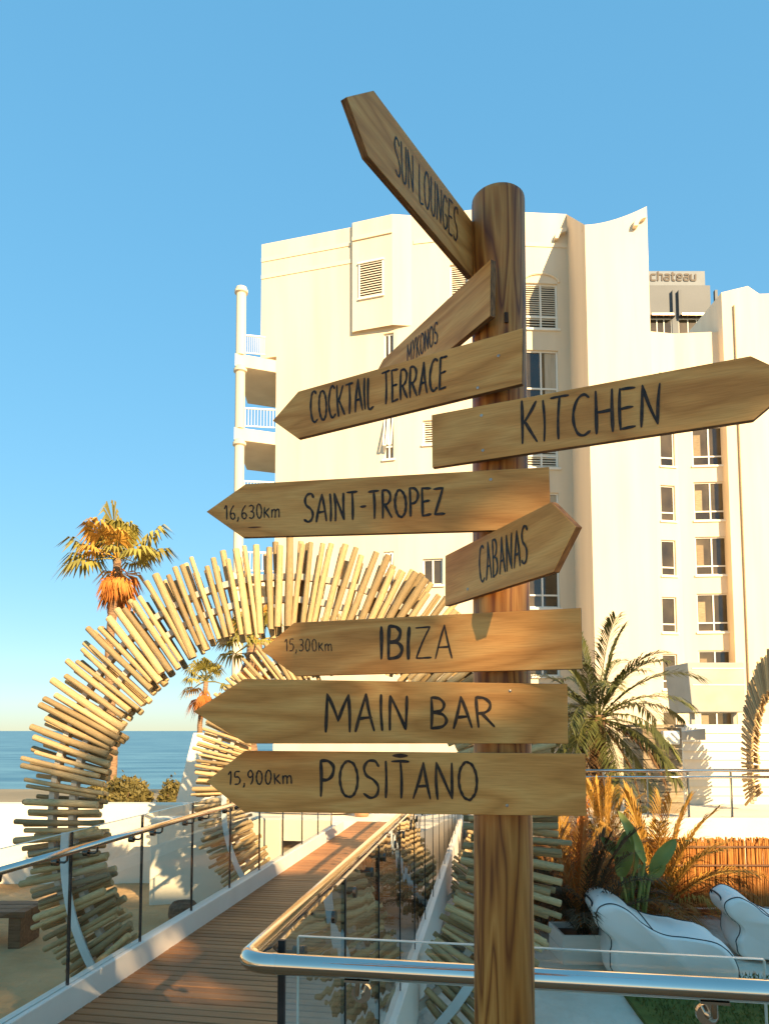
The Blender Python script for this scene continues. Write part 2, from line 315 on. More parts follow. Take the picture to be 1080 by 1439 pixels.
# ================================================================== BUILDINGS
class Facet:
    """vertical wall plane between two plan points; left to right as seen from the camera"""
    def __init__(s, p0, p1):
        s.p0 = Vector((p0[0], p0[1], 0)); s.p1 = Vector((p1[0], p1[1], 0)); s.u = (s.p1 - s.p0); s.len = s.u.length; s.u.normalize(); s.n = Vector((s.u.y, -s.u.x, 0))
    def uz(s, px, py):
        r = ray(px, py); t = (s.p0 - EYE).dot(s.n) / r.dot(s.n); q = EYE + r * t
        return ((q - s.p0).dot(s.u), q.z)
    def at(s, u, z, out=0): return s.p0 + s.u * u + Z * z + s.n * out
    def wall(s, mb, z0, z1, holes, depth=.22):
        us = sorted({0, s.len, *[h[0] for h in holes], *[h[1] for h in holes]}); zs = sorted({z0, z1, *[h[2] for h in holes], *[h[3] for h in holes]})
        us = [u for u in us if -1e-6 <= u <= s.len + 1e-6]; zs = [z for z in zs if z0 - 1e-6 <= z <= z1 + 1e-6]
        for i in range(len(us) - 1):
            for j in range(len(zs) - 1):
                uc = (us[i] + us[i + 1]) / 2; zc = (zs[j] + zs[j + 1]) / 2
                if any(h[0] < uc < h[1] and h[2] < zc < h[3] for h in holes): continue
                mb.add([s.at(us[i], zs[j]), s.at(us[i + 1], zs[j]), s.at(us[i + 1], zs[j + 1]), s.at(us[i], zs[j + 1])], [(0, 1, 2, 3)])
        for (a, b_, c, d) in holes:
            q = [(a, c), (b_, c), (b_, d), (a, d)]
            for k in range(4):
                (ua, za), (ub, zb) = q[k], q[(k + 1) % 4]
                mb.add([s.at(ua, za), s.at(ua, za, -depth), s.at(ub, zb, -depth), s.at(ub, zb)], [(0, 1, 2, 3)])
    def rect(s, px0, px1, py0, py1):
        xm = (px0 + px1) / 2; ym = (py0 + py1) / 2
        return (s.uz(px0, ym)[0], s.uz(px1, ym)[0], s.uz(xm, py1)[1], s.uz(xm, py0)[1])
    def slab(s, mb, u0, u1, z0, z1, o0, o1):
        return mb.obox(s.at((u0 + u1) / 2, (z0 + z1) / 2, (o0 + o1) / 2), s.u * ((u1 - u0) / 2), s.n * ((o1 - o0) / 2), Z * ((z1 - z0) / 2))
def window(f, parent, h, kind='glass', mull=1, transom=.30, sill=True, arch=False):
    """frame part with pane, louvre and curtain sub-parts, set back in its opening"""
    u0, u1, z0, z1 = h; fw = .075
    b = MB(); o0, o1 = -.19, -.10
    f.slab(b, u0, u0 + fw, z0, z1, o0, o1); f.slab(b, u1 - fw, u1, z0, z1, o0, o1)
    f.slab(b, u0 + fw, u1 - fw, z0, z0 + fw, o0, o1); f.slab(b, u0 + fw, u1 - fw, z1 - fw, z1, o0, o1)
    xs = [u0 + fw + (u1 - u0 - 2 * fw) * k / (mull + 1) for k in range(mull + 2)]
    for x in xs[1:-1]: f.slab(b, x - fw / 2, x + fw / 2, z0 + fw, z1 - fw, o0, o1 + .003)
    zt = None
    if transom:
        zt = z0 + (z1 - z0) * transom
        for k in range(mull + 1):
            f.slab(b, xs[k] + (fw / 2 if k else 0), xs[k + 1] - (fw / 2 if k < mull else 0), zt - fw / 2, zt + fw / 2, o0, o1 - .002)
    if sill: f.slab(b, u0 - .08, u1 + .08, z0 - .10, z0 - .004, -.05, .09)
    w_ = b.build('window', 'frame', parent)
    rows = [(z0 + fw, z1 - fw)] if not zt else [(z0 + fw, zt - fw / 2), (zt + fw / 2, z1 - fw)]
    for k in range(mull + 1):
        for (za, zb) in rows:
            ua = xs[k] + (fw / 2 if k else 0); ub = xs[k + 1] - (fw / 2 if k < mull else 0)
            if kind == 'louvre' or (kind == 'mixed' and zb > z1 - .2):
                q = MB(); f.slab(q, ua, ub, za, zb, -.215, -.205); q.build('shutter_back', 'dark_slot', w_)
                q = MB(); n = max(3, int((zb - za) / .105))
                for j in range(n):
                    zc = za + (zb - za) * (j + .5) / n
                    q.obox(f.at((ua + ub) / 2, zc, -.155), f.u * ((ub - ua) / 2), (f.n * .022 - Z * .03), (f.n * .006 + Z * .005))
                q.build('louvre', 'shutter', w_)
            else:
                q = MB(); f.slab(q, ua, ub, za, zb, -.165, -.155); q.build('pane', 'pane' if kind != 'shutter' else 'shutter', w_)
    if kind == 'curtain':
        q = MB(); f.slab(q, u0 + (u1 - u0) * .62, u1 - fw - .01, z0 + fw + .02, z1 - fw - .02, -.153, -.150); q.build('curtain', 'curtain', w_)
    return w_
def roof_z(px, py, Y): return at(px, py, Y).z
hotel = empty('hotel_building', (4, 36, GROUND), 'large cream rendered hotel block with corner balconies and stepped roofline behind the signpost', 'building')
BASE = -1.2
pA0 = (at(388, 520, 35.9).x, 35.9); pA1 = (at(558, 520, 34.2).x, 34.2); pB1 = (at(664, 400, 33.6).x, 33.6); pC1 = (at(796, 330, 33.9).x, 33.9)
WX = hx(797, 33.9); Yw = 30.9; WXf = at(821, 316, Yw).x; WX1 = at(908, 292, Yw).x
fA = Facet(pA0, pA1); fB = Facet(pA1, pB1); fC = Facet(pB1, pC1); fR = Facet(pC1, (WXf, Yw)); fW = Facet((WXf, Yw), (WX1, Yw)); fE = Facet((WX1, Yw), (WX1 + .4, 44))
TOP = roof_z(520, 307, 34.2)
win = []
hA = [fA.rect(539, 553, 468, 522), fA.rect(539, 553, 584, 645), fA.rect(539, 553, 680, 735), fA.rect(539, 553, 775, 828), fA.rect(539, 553, 873, 925)]
hB0 = [fB.rect(594, 622, 590, 624), fB.rect(594, 622, 785, 822), fB.rect(594, 622, 688, 722), fB.rect(632, 657, 371, 418), fB.rect(594, 622, 880, 920)]
hC = [fC.rect(737, 783, 398, 462), fC.rect(737, 784, 492, 560), fC.rect(738, 784, 595, 657), fC.rect(738, 785, 692, 756), fC.rect(739, 786, 790, 854), fC.rect(739, 786, 888, 950)]
b = MB(); fA.wall(b, BASE, TOP, hA); fB.wall(b, BASE, TOP, hB0); fC.wall(b, BASE, TOP, hC); pass
# top storey oversails the balcony stack on the left
zb_ = fA.uz(380, 502)[1]
uo = fA.uz(367, 420)[0]
fA.slab(b, uo, -.002, zb_, TOP, -7, 0)
# wing with its swept parapet
n = 14; zl = roof_z(821, 316, Yw); zr = roof_z(908, 290, Yw); ul = fW.len
b.add([fR.at(0, BASE), fR.at(fR.len, BASE), fR.at(fR.len, zl), fR.at(0, TOP)], [(0, 1, 2, 3)])
for i in range(n):
    t0, t1 = i / n, (i + 1) / n; q = lambda t: zl + (zr - zl) * (t ** 1.7)
    b.add([fW.at(ul * t0, BASE), fW.at(ul * t1, BASE), fW.at(ul * t1, q(t1)), fW.at(ul * t0, q(t0)), fW.at(ul * t0, q(t0), -.5), fW.at(ul * t1, q(t1), -.5)], [(0, 1, 2, 3), (3, 2, 5, 4)])
b.add([fE.at(0, BASE), fE.at(fE.len, BASE), fE.at(fE.len, zl), fE.at(.5, zl), fE.at(.5, zr), fE.at(0, zr)], [(0, 1, 2, 3, 4, 5)])
# back, side and roof close the block
back = 50
b.add([(pA0[0], pA0[1], BASE), (pA0[0], back, BASE), (pA0[0], back, TOP), (pA0[0], pA0[1], TOP)], [(0, 1, 2, 3)])
b.add([(pA0[0], pA0[1], TOP - .5), (pA1[0], pA1[1], TOP - .5), (pB1[0], pB1[1], TOP - .5), (pC1[0], pC1[1], TOP - .5), (WXf, Yw, zl - 1), (WX1, Yw, zl - 1), (WX1 + .4, 44, zl - 1), (WX1 + .4, back, zl - 1), (pA0[0], back, TOP - .5)], [tuple(range(9))])
b.add([(pA0[0], back, BASE), (WX1 + .4, back, BASE), (WX1 + .4, back, zl - 1), (pA0[0], back, TOP - .5)], [(0, 1, 2, 3)])
hw = b.build('wall', 'facade', hotel)
# projecting bays on the top storey
def bay(pts, zb, zt, drop):
    """prism of a projecting bay with a splayed underside"""
    q = MB(); n = len(pts); cx = (Vector(pts[0]) + Vector(pts[-1])) / 2
    lo = [Vector((p_[0], p_[1], zb)) for p_ in pts]; hi = [Vector((p_[0], p_[1], zt)) for p_ in pts]
    q.add(lo + hi, [(i, i + 1, i + 1 + n, i + n) for i in range(n - 1)] + [tuple(range(n, 2 * n))])
    q.add(lo + [Vector((pts[0][0], pts[0][1], zb)), Vector((cx.x, cx.y, zb + drop))], [(i, n + 1, i + 1) for i in range(n - 1)])
    return q
q0 = fA.at(fA.uz(494, 400)[0], 0); q1 = fB.at(fB.uz(578, 400)[0], 0)
yb = 34.1
bay1 = [(q0.x, q0.y), (at(495, 380, 34.62).x, 34.62), (at(551, 380, 34.0).x, 34.0), (q1.x, q1.y)]
zbay = roof_z(520, 458, yb); ztb = roof_z(520, 303, yb)
bay(bay1, zbay, ztb, .5).build('bay', 'facade', hotel)
fbay = Facet(bay1[1], bay1[2])
h = fbay.rect(506, 537, 369, 417)
def proud_shutter(f, h):
    q = MB(); u0, u1, z0, z1 = h
    f.slab(q, u0 - .07, u0, z0, z1, .002, .06); f.slab(q, u1, u1 + .07, z0, z1, .002, .06); f.slab(q, u0 - .1, u1 + .1, z1, z1 + .09, .002, .10); f.slab(q, u0 - .1, u1 + .1, z0 - .08, z0, .002, .09)
    w_ = q.build('window', 'frame', hotel)
    q = MB(); f.slab(q, u0, u1, z0, z1, .004, .012); q.build('shutter_back', 'dark_slot', w_)
    q = MB(); n = 14
    for j in range(n):
        zc = z0 + (z1 - z0) * (j + .5) / n
        q.obox(f.at((u0 + u1) / 2, zc, .034), f.u * ((u1 - u0) / 2), (f.n * .014 - Z * .026), (f.n * .004 + Z * .004))
    q.build('louvre', 'shutter', w_)
proud_shutter(fbay, h)
for h in hA: window(fA, hotel, h, 'glass', 1, .3)
window(fB, hotel, hB0[0], 'louvre', 0, 0); window(fB, hotel, hB0[1], 'glass', 1, 0); window(fB, hotel, hB0[2], 'louvre', 0, 0); window(fB, hotel, hB0[3], 'louvre', 0, 0); window(fB, hotel, hB0[4], 'glass', 1, 0)
for h, kd in zip(hC, ('louvre', 'curtain', 'louvre', 'curtain', 'glass', 'glass')): window(fC, hotel, h, kd, 1, .28 if kd != 'curtain' else .22)
# open casements of the second window on the left
for hh in (hA[1], hA[3]):
    q = MB(); u0, u1, z0, z1 = hh
    for (ua, sg) in ((u0 + .06, -1), ((u0 + u1) / 2 + .05, 1)):
        wd = (u1 - u0) / 2 - .1
        c0 = fA.at(ua, z1 - .1, .0); c1 = fA.at(ua + wd, z1 - .1, .0); c2 = fA.at(ua + wd, z0 + .55, .36); c3 = fA.at(ua, z0 + .55, .36)
        for (s0, s1) in ((c0, c1), (c1, c2), (c2, c3), (c3, c0)): q.bar(s0, s1, .06, .06, fA.n)
    q.build('open_sash', 'frame', hotel)
# arched hood over the top shuttered window
u0, u1, z0, z1 = hC[0]; pts = []
for k in range(13):
    a = math.pi * k / 12; pts.append(fC.at((u0 + u1) / 2 - math.cos(a) * (u1 - u0) / 2 * 1.08, z1 + .04 + math.sin(a) * .42, .03))
MB().tube(pts, .06, 6).build('arch_moulding', 'band', hotel)
# roof mouldings
for f, zz, u0 in ((fA, TOP - .85, uo), (fA, TOP - 1.75, uo), (fB, TOP - 1.3, .8), (fC, TOP - 1.6, 0)):
    q = MB(); f.slab(q, u0, f.len - (1.9 if f is fA else 0), zz - .1, zz + .1, .002, .035); q.build('moulding', 'band', hotel)
q = MB(); fbay.slab(q, 0, fbay.len, ztb - .95, ztb - .75, .002, .07); q.build('moulding', 'band', hotel)
# scroll corbels near the roof
for f, px, py in ((fC, 793, 340), (fW, 905, 322)):
    u, z = f.uz(px, py); q = MB(); ro_, ri_ = .55, .36
    pr = [(-ro_ * math.sin(R(a)), ro_ * math.cos(R(a))) for a in range(0, 91, 15)] + [(-ri_ * math.sin(R(a)), ri_ * math.cos(R(a))) for a in range(90, -1, -15)]
    q.prism(pr, .01, .25, lambda a, c, t: f.at(u + a, z + c, t)); q.build('scroll_corbel', 'band', hotel)
# corner balconies: slabs, soffits, columns and white railings
Yc = 35.4
colx = at(338, 500, Yc).x
slabs = [(500, 517), (603, 620), (706, 722), (806, 822)]
for k, (t, bt) in enumerate(slabs):
    z1 = roof_z(345, t, Yc); z0 = roof_z(345, bt, Yc)
    b = MB(); b.add([(colx - .22, Yc - .25, z0), (pA0[0] - .004, pA0[1] - .05, z0), (pA0[0] - .004, pA0[1] + 4.2, z0), (colx - .22, Yc + 4.0, z0),
                     (colx - .22, Yc - .25, z1), (pA0[0] - .004, pA0[1] - .05, z1), (pA0[0] - .004, pA0[1] + 4.2, z1), (colx - .22, Yc + 4.0, z1)],
                    [(0, 3, 2, 1), (4, 5, 6, 7), (0, 1, 5, 4), (1, 2, 6, 5), (2, 3, 7, 6), (3, 0, 4, 7)])
    b.build('balcony_slab', 'facade', hotel)
    q = MB(); zr_ = z1 + 1.05; xe = pA0[0] - .02 if k else hx(367, Yc)
    q.bar((colx + .2, Yc, zr_), (xe, Yc + .2, zr_), .07, .07); q.bar((colx + .2, Yc, z1 + .16), (xe, Yc + .2, z1 + .16), .05, .05)
    for i in range(10):
        t_ = (i + .5) / 10; x = colx + .2 + (xe - colx - .2) * t_; q.bar((x, Yc + .2 * t_, z1 + .16), (x, Yc + .2 * t_, zr_), .03, .03, Vector((0, 1, 0)))
    q.build('balcony_railing', 'rail_white', hotel)
ztop = roof_z(338, 405, Yc); seg = [ztop] + [roof_z(338, t, Yc) for t, _ in slabs] + [BASE]
for k in range(len(seg) - 1):
    b = MB(); hi_ = seg[k] - (0 if k == 0 else .56); lo_ = seg[k + 1] + (.003 if k < len(seg) - 2 else 0)
    b.lathe((colx, Yc, 0), [(.24, lo_), (.24, hi_ - .32), (.33, hi_ - .26), (.33, hi_ - .14), (.27, hi_ - .1), (.27, hi_)], 18)
    smooth_by_angle(b.build('column', 'facade', hotel))
# rear wing with window bays, on the right
rear = empty('apartment_wing', (14, 42, GROUND), 'cream rear wing with stacked dark windows right of the hotel block', 'building')
Yr_ = 42.
fL1 = Facet((at(895, 600, Yr_).x, Yr_), (at(952, 650, 42.4).x, 42.4)); fL2 = Facet((at(952, 650, 42.4).x, 42.4), (at(1040, 650, 42.1).x, 42.1))
TR = roof_z(960, 470, 42.5)
rows = [(519, 572), (599, 654), (677, 731), (754, 808), (834, 888), (914, 968), (994, 1046)]
h1 = [fL1.rect(927 + .012 * (y0 - 600), 947 + .014 * (y0 - 600), y0 + 5, y1 + 1) for y0, y1 in rows]
h2 = [fL2.rect(972 + .03 * (y0 - 600), 1019 + .033 * (y0 - 600), y0, y1) for y0, y1 in rows]
b = MB(); fL1.wall(b, BASE, TR, h1, .3); fL2.wall(b, BASE, TR, h2, .3)
b.add([fL1.at(0, TR), fL1.at(fL1.len, TR), fL2.at(fL2.len, TR), fL2.at(fL2.len, TR, -8), fL1.at(0, TR, -8)], [(0, 1, 2, 3, 4)])
b.build('wall', 'facade2', rear)
for h in h1: window(fL1, rear, h, 'glass', 0, .24)
for h in h2: window(fL2, rear, h, 'glass', 1, .24)
for h in h2:        # taupe blinds tucked at the window heads
    q = MB(); fL2.slab(q, h[0] + .12, h[0] + .5, h[2] + .5, h[3] - .45, -.153, -.150); q.build('curtain', 'taupe_wood', rear)
right = empty('apartment_block', (20, 38, GROUND), 'plain cream windowless block with a gabled top at the right edge', 'building')
Yq = 41.6; fQ = Facet((at(1022, 650, Yq).x, Yq), (hx(1300, Yq), Yq))
xq0 = fQ.p0.x; zq = lambda px, py: roof_z(px, py, Yq)
poly = [(0, BASE), (fQ.len, BASE), (fQ.len, zq(1080, 409)), (fQ.uz(1066, 413)[0], zq(1066, 413)), (fQ.uz(1050, 402)[0], zq(1050, 402)), (0, zq(1016, 411))]
MB().prism(poly, 0, -9, lambda a, c, t: fQ.at(a, c, t)).build('wall', 'facade', right)
q = MB(); up_, _ = fQ.uz(1040, 700); q.bar(fQ.at(up_, BASE, .06), fQ.at(up_, zq(1040, 430), .06), .07, .07, fQ.n); q.build('downpipe', 'taupe_wood', right)
# grey tower with rooftop lettering
tower = empty('office_tower', (26, 64, GROUND), 'grey panelled tower with dark rooftop lettering behind the cream wing', 'building')
Yt = 64.; fT = Facet((hx(880, Yt), Yt), (hx(1020, Yt), Yt)); T = lambda px, py: fT.uz(px, py)
zt_ = T(950, 401)[1]
hT = [fT.rect(912, 944, 447, 473), fT.rect(953, 1005, 447, 473)]
b = MB(); fT.wall(b, BASE, zt_, hT, .4); b.add([fT.at(0, zt_), fT.at(fT.len, zt_), fT.at(fT.len, zt_, -12), fT.at(0, zt_, -12)], [(0, 1, 2, 3)])
b.add([fT.at(fT.len, BASE), fT.at(fT.len, BASE, -12), fT.at(fT.len, zt_, -12), fT.at(fT.len, zt_)], [(0, 1, 2, 3)]); b.build('wall', 'grey_clad', tower)
window(fT, tower, hT[0], 'glass', 2, 0, False); window(fT, tower, hT[1], 'glass', 3, 0, False)
for px in (944.5, 953, 1004):
    q = MB(); u, _ = T(px, 430); fT.slab(q, u - .12, u + .12, T(px, 446)[1], zt_ - .6, .005, .3); q.build('fin', 'grey_clad', tower)
for (xa, xb) in ((912, 943), (954, 1003)):
    q = MB(); fT.slab(q, T(xa, 445)[0], T(xb, 445)[0], T(xa, 447)[1], T(xa, 444)[1], .005, .5); q.build('window_hood', 'dark_steel', tower)
q = MB(); u0, z1_ = T(905, 381); u1, z0_ = T(990, 399); fT.slab(q, u0, u1, zt_ + .003, z1_, -.6, 0); sign_box = q.build('sign_box', 'sign_grey', tower)
# ------------------------------------------------------------------ lettering by strokes
def arc(cx, cy, rx, ry, a0, a1, n=10): return [(cx + rx * math.cos(R(a0 + (a1 - a0) * k / n)), cy + ry * math.sin(R(a0 + (a1 - a0) * k / n))) for k in range(n + 1)]
FONT = {
 'S': (.62, [[(.58, .86), (.45, .98), (.2, .97), (.06, .8), (.14, .6), (.4, .47), (.56, .3), (.5, .08), (.28, .0), (.04, .1)]]),
 'U': (.62, [[(.05, 1), (.05, .35), (.12, .08), (.3, 0), (.48, .08), (.56, .35), (.57, 1)]]),
 'N': (.66, [[(.06, 0), (.05, 1)], [(.05, 1), (.58, .02)], [(.58, .02), (.6, 1)]]),
 'L': (.5, [[(.05, 1), (.06, .02), (.5, .0)]]),
 'O': (.72, [arc(.36, .5, .32, .5, 80, 440, 18)]),
 'G': (.70, [[(.6, .86), (.45, .98), (.25, .95), (.08, .7), (.06, .35), (.18, .08), (.4, .0), (.6, .12), (.62, .42)], [(.62, .42), (.36, .42)]]),
 'E': (.56, [[(.06, 1), (.05, 0)], [(.05, .0), (.52, .03)], [(.05, .5), (.46, .53)], [(.06, 1), (.54, .99)]]),
 'M': (.86, [[(.04, 0), (.08, 1)], [(.08, 1), (.44, .3)], [(.44, .3), (.78, 1)], [(.78, 1), (.82, 0)]]),
 'Y': (.6, [[(.04, 1), (.3, .5)], [(.58, 1), (.18, 0)]]),
 'K': (.62, [[(.06, 1), (.08, 0)], [(.56, .95), (.1, .45)], [(.16, .52), (.6, 0)]]),
 'C': (.62, [[(.58, .9), (.42, 1.), (.2, .9), (.06, .6), (.06, .32), (.18, .08), (.38, .0), (.6, .08)]]),
 'T': (.62, [[(.02, .98), (.62, 1)], [(.32, 1), (.31, 0)]]),
 'A': (.66, [[(.03, 0), (.34, 1)], [(.34, 1), (.64, 0)], [(.13, .34), (.54, .36)]]),
 'I': (.16, [[(.08, 1), (.07, 0)]]),
 'R': (.62, [[(.06, 1), (.07, 0)], [(.06, 1), (.34, .99), (.52, .82), (.48, .6), (.3, .48), (.08, .46)], [(.2, .47), (.6, 0)]]),
 'H': (.66, [[(.06, 1), (.06, 0)], [(.6, 1), (.6, 0)], [(.06, .48), (.6, .52)]]),
 'B': (.62, [[(.07, 1), (.07, 0)], [(.07, 1), (.34, .98), (.5, .8), (.4, .58), (.1, .52)], [(.1, .52), (.44, .47), (.58, .26), (.44, .05), (.07, .0)]]),
 'Z': (.62, [[(.06, .97), (.58, 1)], [(.58, 1), (.05, .02)], [(.05, .02), (.6, .03)]]),
 'P': (.58, [[(.07, 1), (.07, 0)], [(.07, 1), (.34, 1.), (.53, .83), (.48, .6), (.3, .48), (.08, .46)]]),
 '-': (.4, [[(.05, .46), (.36, .48)]]), ' ': (.42, []), ',': (.22, [[(.13, .12), (.11, -.06), (.04, -.2)]]),
 '1': (.34, [[(.05, .78), (.24, 1), (.22, 0)]]), '6': (.52, [[(.4, 1), (.16, .7), (.06, .32), (.16, .05), (.34, .0), (.47, .2), (.36, .42), (.18, .42), (.07, .28)]]),
 '3': (.5, [[(.06, .92), (.26, 1), (.43, .82), (.34, .58), (.18, .52)], [(.18, .52), (.4, .45), (.46, .2), (.28, .0), (.05, .08)]]),
 '0': (.54, [arc(.27, .5, .21, .5, 80, 440, 14)]), '5': (.5, [[(.44, 1), (.12, .98), (.08, .58), (.3, .6), (.46, .36), (.34, .06), (.06, .03)]]),
 '9': (.5, [[(.42, .78), (.28, 1), (.1, .86), (.08, .62), (.24, .5), (.42, .66), (.43, .8)], [(.43, .8), (.4, .3), (.26, .0)]]),
 'k': (.5, [[(.06, .78), (.06, .0)], [(.44, .7), (.1, .34)], [(.14, .38), (.48, 0)]]),
 'm': (.78, [[(.06, .6), (.06, 0)], [(.06, .42), (.2, .6), (.34, .5), (.36, 0)], [(.36, .42), (.52, .6), (.66, .5), (.68, 0)]]),
 'c': (.62, [[(.56, .68), (.16, .68), (.06, .58), (.06, .12), (.16, .02), (.56, .02)]]), 'h': (.62, [[(.06, 1), (.06, 0)], [(.06, .68), (.44, .68), (.54, .58), (.54, 0)]]),
 'a': (.62, [[(.1, .68), (.44, .68), (.54, .58), (.54, .02)], [(.54, .02), (.14, .02), (.06, .1), (.06, .3), (.14, .38), (.54, .38)]]),
 't': (.48, [[(.16, .92), (.16, .12), (.24, .02), (.44, .02)], [(.02, .68), (.42, .68)]]),
 'e': (.62, [[(.06, .36), (.54, .36), (.54, .58), (.44, .68), (.16, .68), (.06, .58), (.06, .12), (.16, .02), (.52, .02)]]), 'u': (.62, [[(.06, .68), (.06, .12), (.16, .02), (.54, .02)], [(.54, .68), (.54, .0)]]),
}
def write(word, quad, width, seed, bold=None, sharp=False, gap=.14, span=None):
    """word drawn into a uv quad (TL, BL, TR, BR) as flat ribbons; returns MB in (u, v, depth)"""
    r_ = random.Random(seed); TL, BL, TR_, BR = [Vector((q_[0], q_[1], 0)) for q_ in quad]
    total = sum(FONT[c][0] for c in word) + gap * (len(word) - 1); x = 0; b = MB(); dz = 0
    for ci, c in enumerate(word):
        wd, strokes = FONT[c]; sl = 0 if sharp else r_.uniform(-.05, .05); sy = 0 if sharp else r_.uniform(-.04, .05); wk = width * (bold.get(ci, 1) if bold else 1)
        for st in (strokes if span is None or span[0] <= ci < span[1] else []):
            pts = []
            for (a, v) in st:
                t = (x + a + sl * (v - .5)) / total; v2 = v * (1 + sy) + (0 if sharp else r_.uniform(-.012, .012))
                lo = BL.lerp(BR, t); hi = TL.lerp(TR_, t); pts.append(lo + (hi - lo) * v2)
            cur = catmull(pts, 4 if sharp else 5) if len(pts) > 2 else [pts[0].lerp(pts[1], k / 6) for k in range(7)]
            if not sharp and len(pts) == 2:
                d = pts[1] - pts[0]; nn = Vector((-d.y, d.x, 0)) * r_.uniform(-.025, .025)
                cur = [p_ + nn * math.sin(math.pi * k / 6) for k, p_ in enumerate(cur)]
            k0 = len(b.v); N = len(cur); dz += .00004
            for k, p_ in enumerate(cur):
                tg = cur[min(k + 1, N - 1)] - cur[max(k - 1, 0)]; nn = Vector((-tg.y, tg.x, 0)).normalized()
                w2 = wk * .5 * (1 if sharp else (.86 + .22 * math.sin(k * .9 + ci) * .6)) * (.7 if (k in (0, N - 1) and not sharp) else 1)
                b.v += [Vector((p_.x, p_.y, dz)) + nn * w2, Vector((p_.x, p_.y, dz)) - nn * w2]
            b.f += [(k0 + 2 * k, k0 + 2 * k + 1, k0 + 2 * k + 3, k0 + 2 * k + 2) for k in range(N - 1)]
            for (e, sg) in ((0, -1), (N - 1, 1)):        # rounded ends
                tg = (cur[1] - cur[0] if e == 0 else cur[-1] - cur[-2]).normalized() * sg; ka = k0 + 2 * e
                b.v.append(Vector((cur[e].x, cur[e].y, dz)) + tg * wk * .35); b.f.append((ka, ka + 1, len(b.v) - 1))
        x += wd + gap
    return b
qd = [T(913, 382), T(913, 394.5), T(977, 382), T(977, 394.5)]
b = write('chateau', qd, .155, 1, sharp=True); b.v = [fT.at(v.x, v.y, .05 + v.z * 30) for v in b.v]; b.build('lettering', 'ink', sign_box)

# ================================================================== DECK BALUSTRADES
def glass_sheet(mb, p0, p1, z0, z1, th=.012):
    d = (Vector(p1) - Vector(p0)); l = d.length; d.normalize(); nn = Vector((-d.y, d.x, 0))
    return mb.obox((Vector(p0) + Vector(p1)) / 2 + Z * ((z0 + z1) / 2), d * (l / 2), nn * (th / 2), Z * ((z1 - z0) / 2))
lb = empty('glass_balustrade', dk(6, A_L), 'frameless glass balustrade along the far left side of the timber walk', 'balustrade')
MB().obox(dk(5.2, A_L + .03, -.05), D * 6.9, L * .045, Z * .21).build('base_channel', 'alu', lb, bevel=.006)
js = [(-1.0 + .895 * k) for k in range(15)]; s0_ = (4.42 - .177 * A_L) / .984
js = [s0_ + .905 * k for k in range(-5, 9)]
for k in range(len(js) - 1):
    q = MB(); glass_sheet(q, dk(js[k] + .009, A_L + .02), dk(js[k + 1] - .009, A_L + .02), .16, 1.03); q.build('glass_pane', 'glass', lb)
    q = MB(); glass_sheet(q, dk(js[k] + .009, A_L + .02), dk(js[k + 1] - .009, A_L + .02), 1.0303, 1.034); q.build('pane_edge', 'glass_edge', lb)
for j in js:
    q = MB(); glass_sheet(q, dk(j - .006, A_L + .02), dk(j + .006, A_L + .02), .16, 1.03, .016); q.build('joint_strip', 'gasket', lb)
MB().tube([dk(js[0], A_L - .06, .945), dk(js[-1] + .03, A_L - .06, .945)], .021, 14).build('handrail', 'chrome', lb, smooth=True)
def bracket(s_, a_, sg, parent, zr):
    q = MB(); q.tube([dk(s_, a_ + .012 * sg, zr - .06), dk(s_, a_ - .022 * sg, zr - .06)], .022, 12); q.tube([dk(s_, a_ - .02 * sg, zr - .06), dk(s_, a_ - .06 * sg, zr - .06), dk(s_, a_ - .075 * sg, zr - .05), dk(s_, a_ - .08 * sg, zr - .012)], .007, 8)
    smooth_by_angle(q.build('bracket', 'dark_steel', parent))
for k in range(len(js) - 1):
    for off in (.16, .74): bracket(js[k] + off, A_L + .02, 1, lb, .945)
rb = empty('glass_balustrade', dk(5, A_R), 'glass balustrade along the right side of the timber walk, starting at the rail corner', 'balustrade')
RZ = 1.055; SC = 1.80     # rail height and corner position along the walk
MB().obox(dk(7.4, A_R - .02, -.06), D * 5.55, L * .045, Z * .2).build('base_channel', 'alu', rb, bevel=.006)
jr = [SC + .10]
def s_at(px): return (1.016 * (A_R - .02) * F / (690 - px) - .177 * A_R) / .984
jr = [s_at(397), s_at(482)]; stp = .82
while jr[-1] < 11.8: jr.append(jr[-1] + stp)
for k in range(len(jr) - 1):
    q = MB(); glass_sheet(q, dk(jr[k] + .008, A_R - .025), dk(jr[k + 1] - .008, A_R - .025), .145, RZ + .03); q.build('glass_pane', 'glass_wavy', rb)
for j in jr:
    q = MB(); glass_sheet(q, dk(j - .006, A_R - .025), dk(j + .006, A_R - .025), -.3 if j == jr[0] else .145, RZ + .03, .018); q.build('joint_strip', 'gasket', rb)
for k in range(len(jr) - 1):
    for off in (.2, .62):
        if jr[k] + off < 11.5: bracket(jr[k] + off, A_R - .025, -1, rb, RZ)
fbz = empty('glass_balustrade', dk(SC, -.3), 'glass balustrade with thick polished rail across the foreground behind the post', 'balustrade')
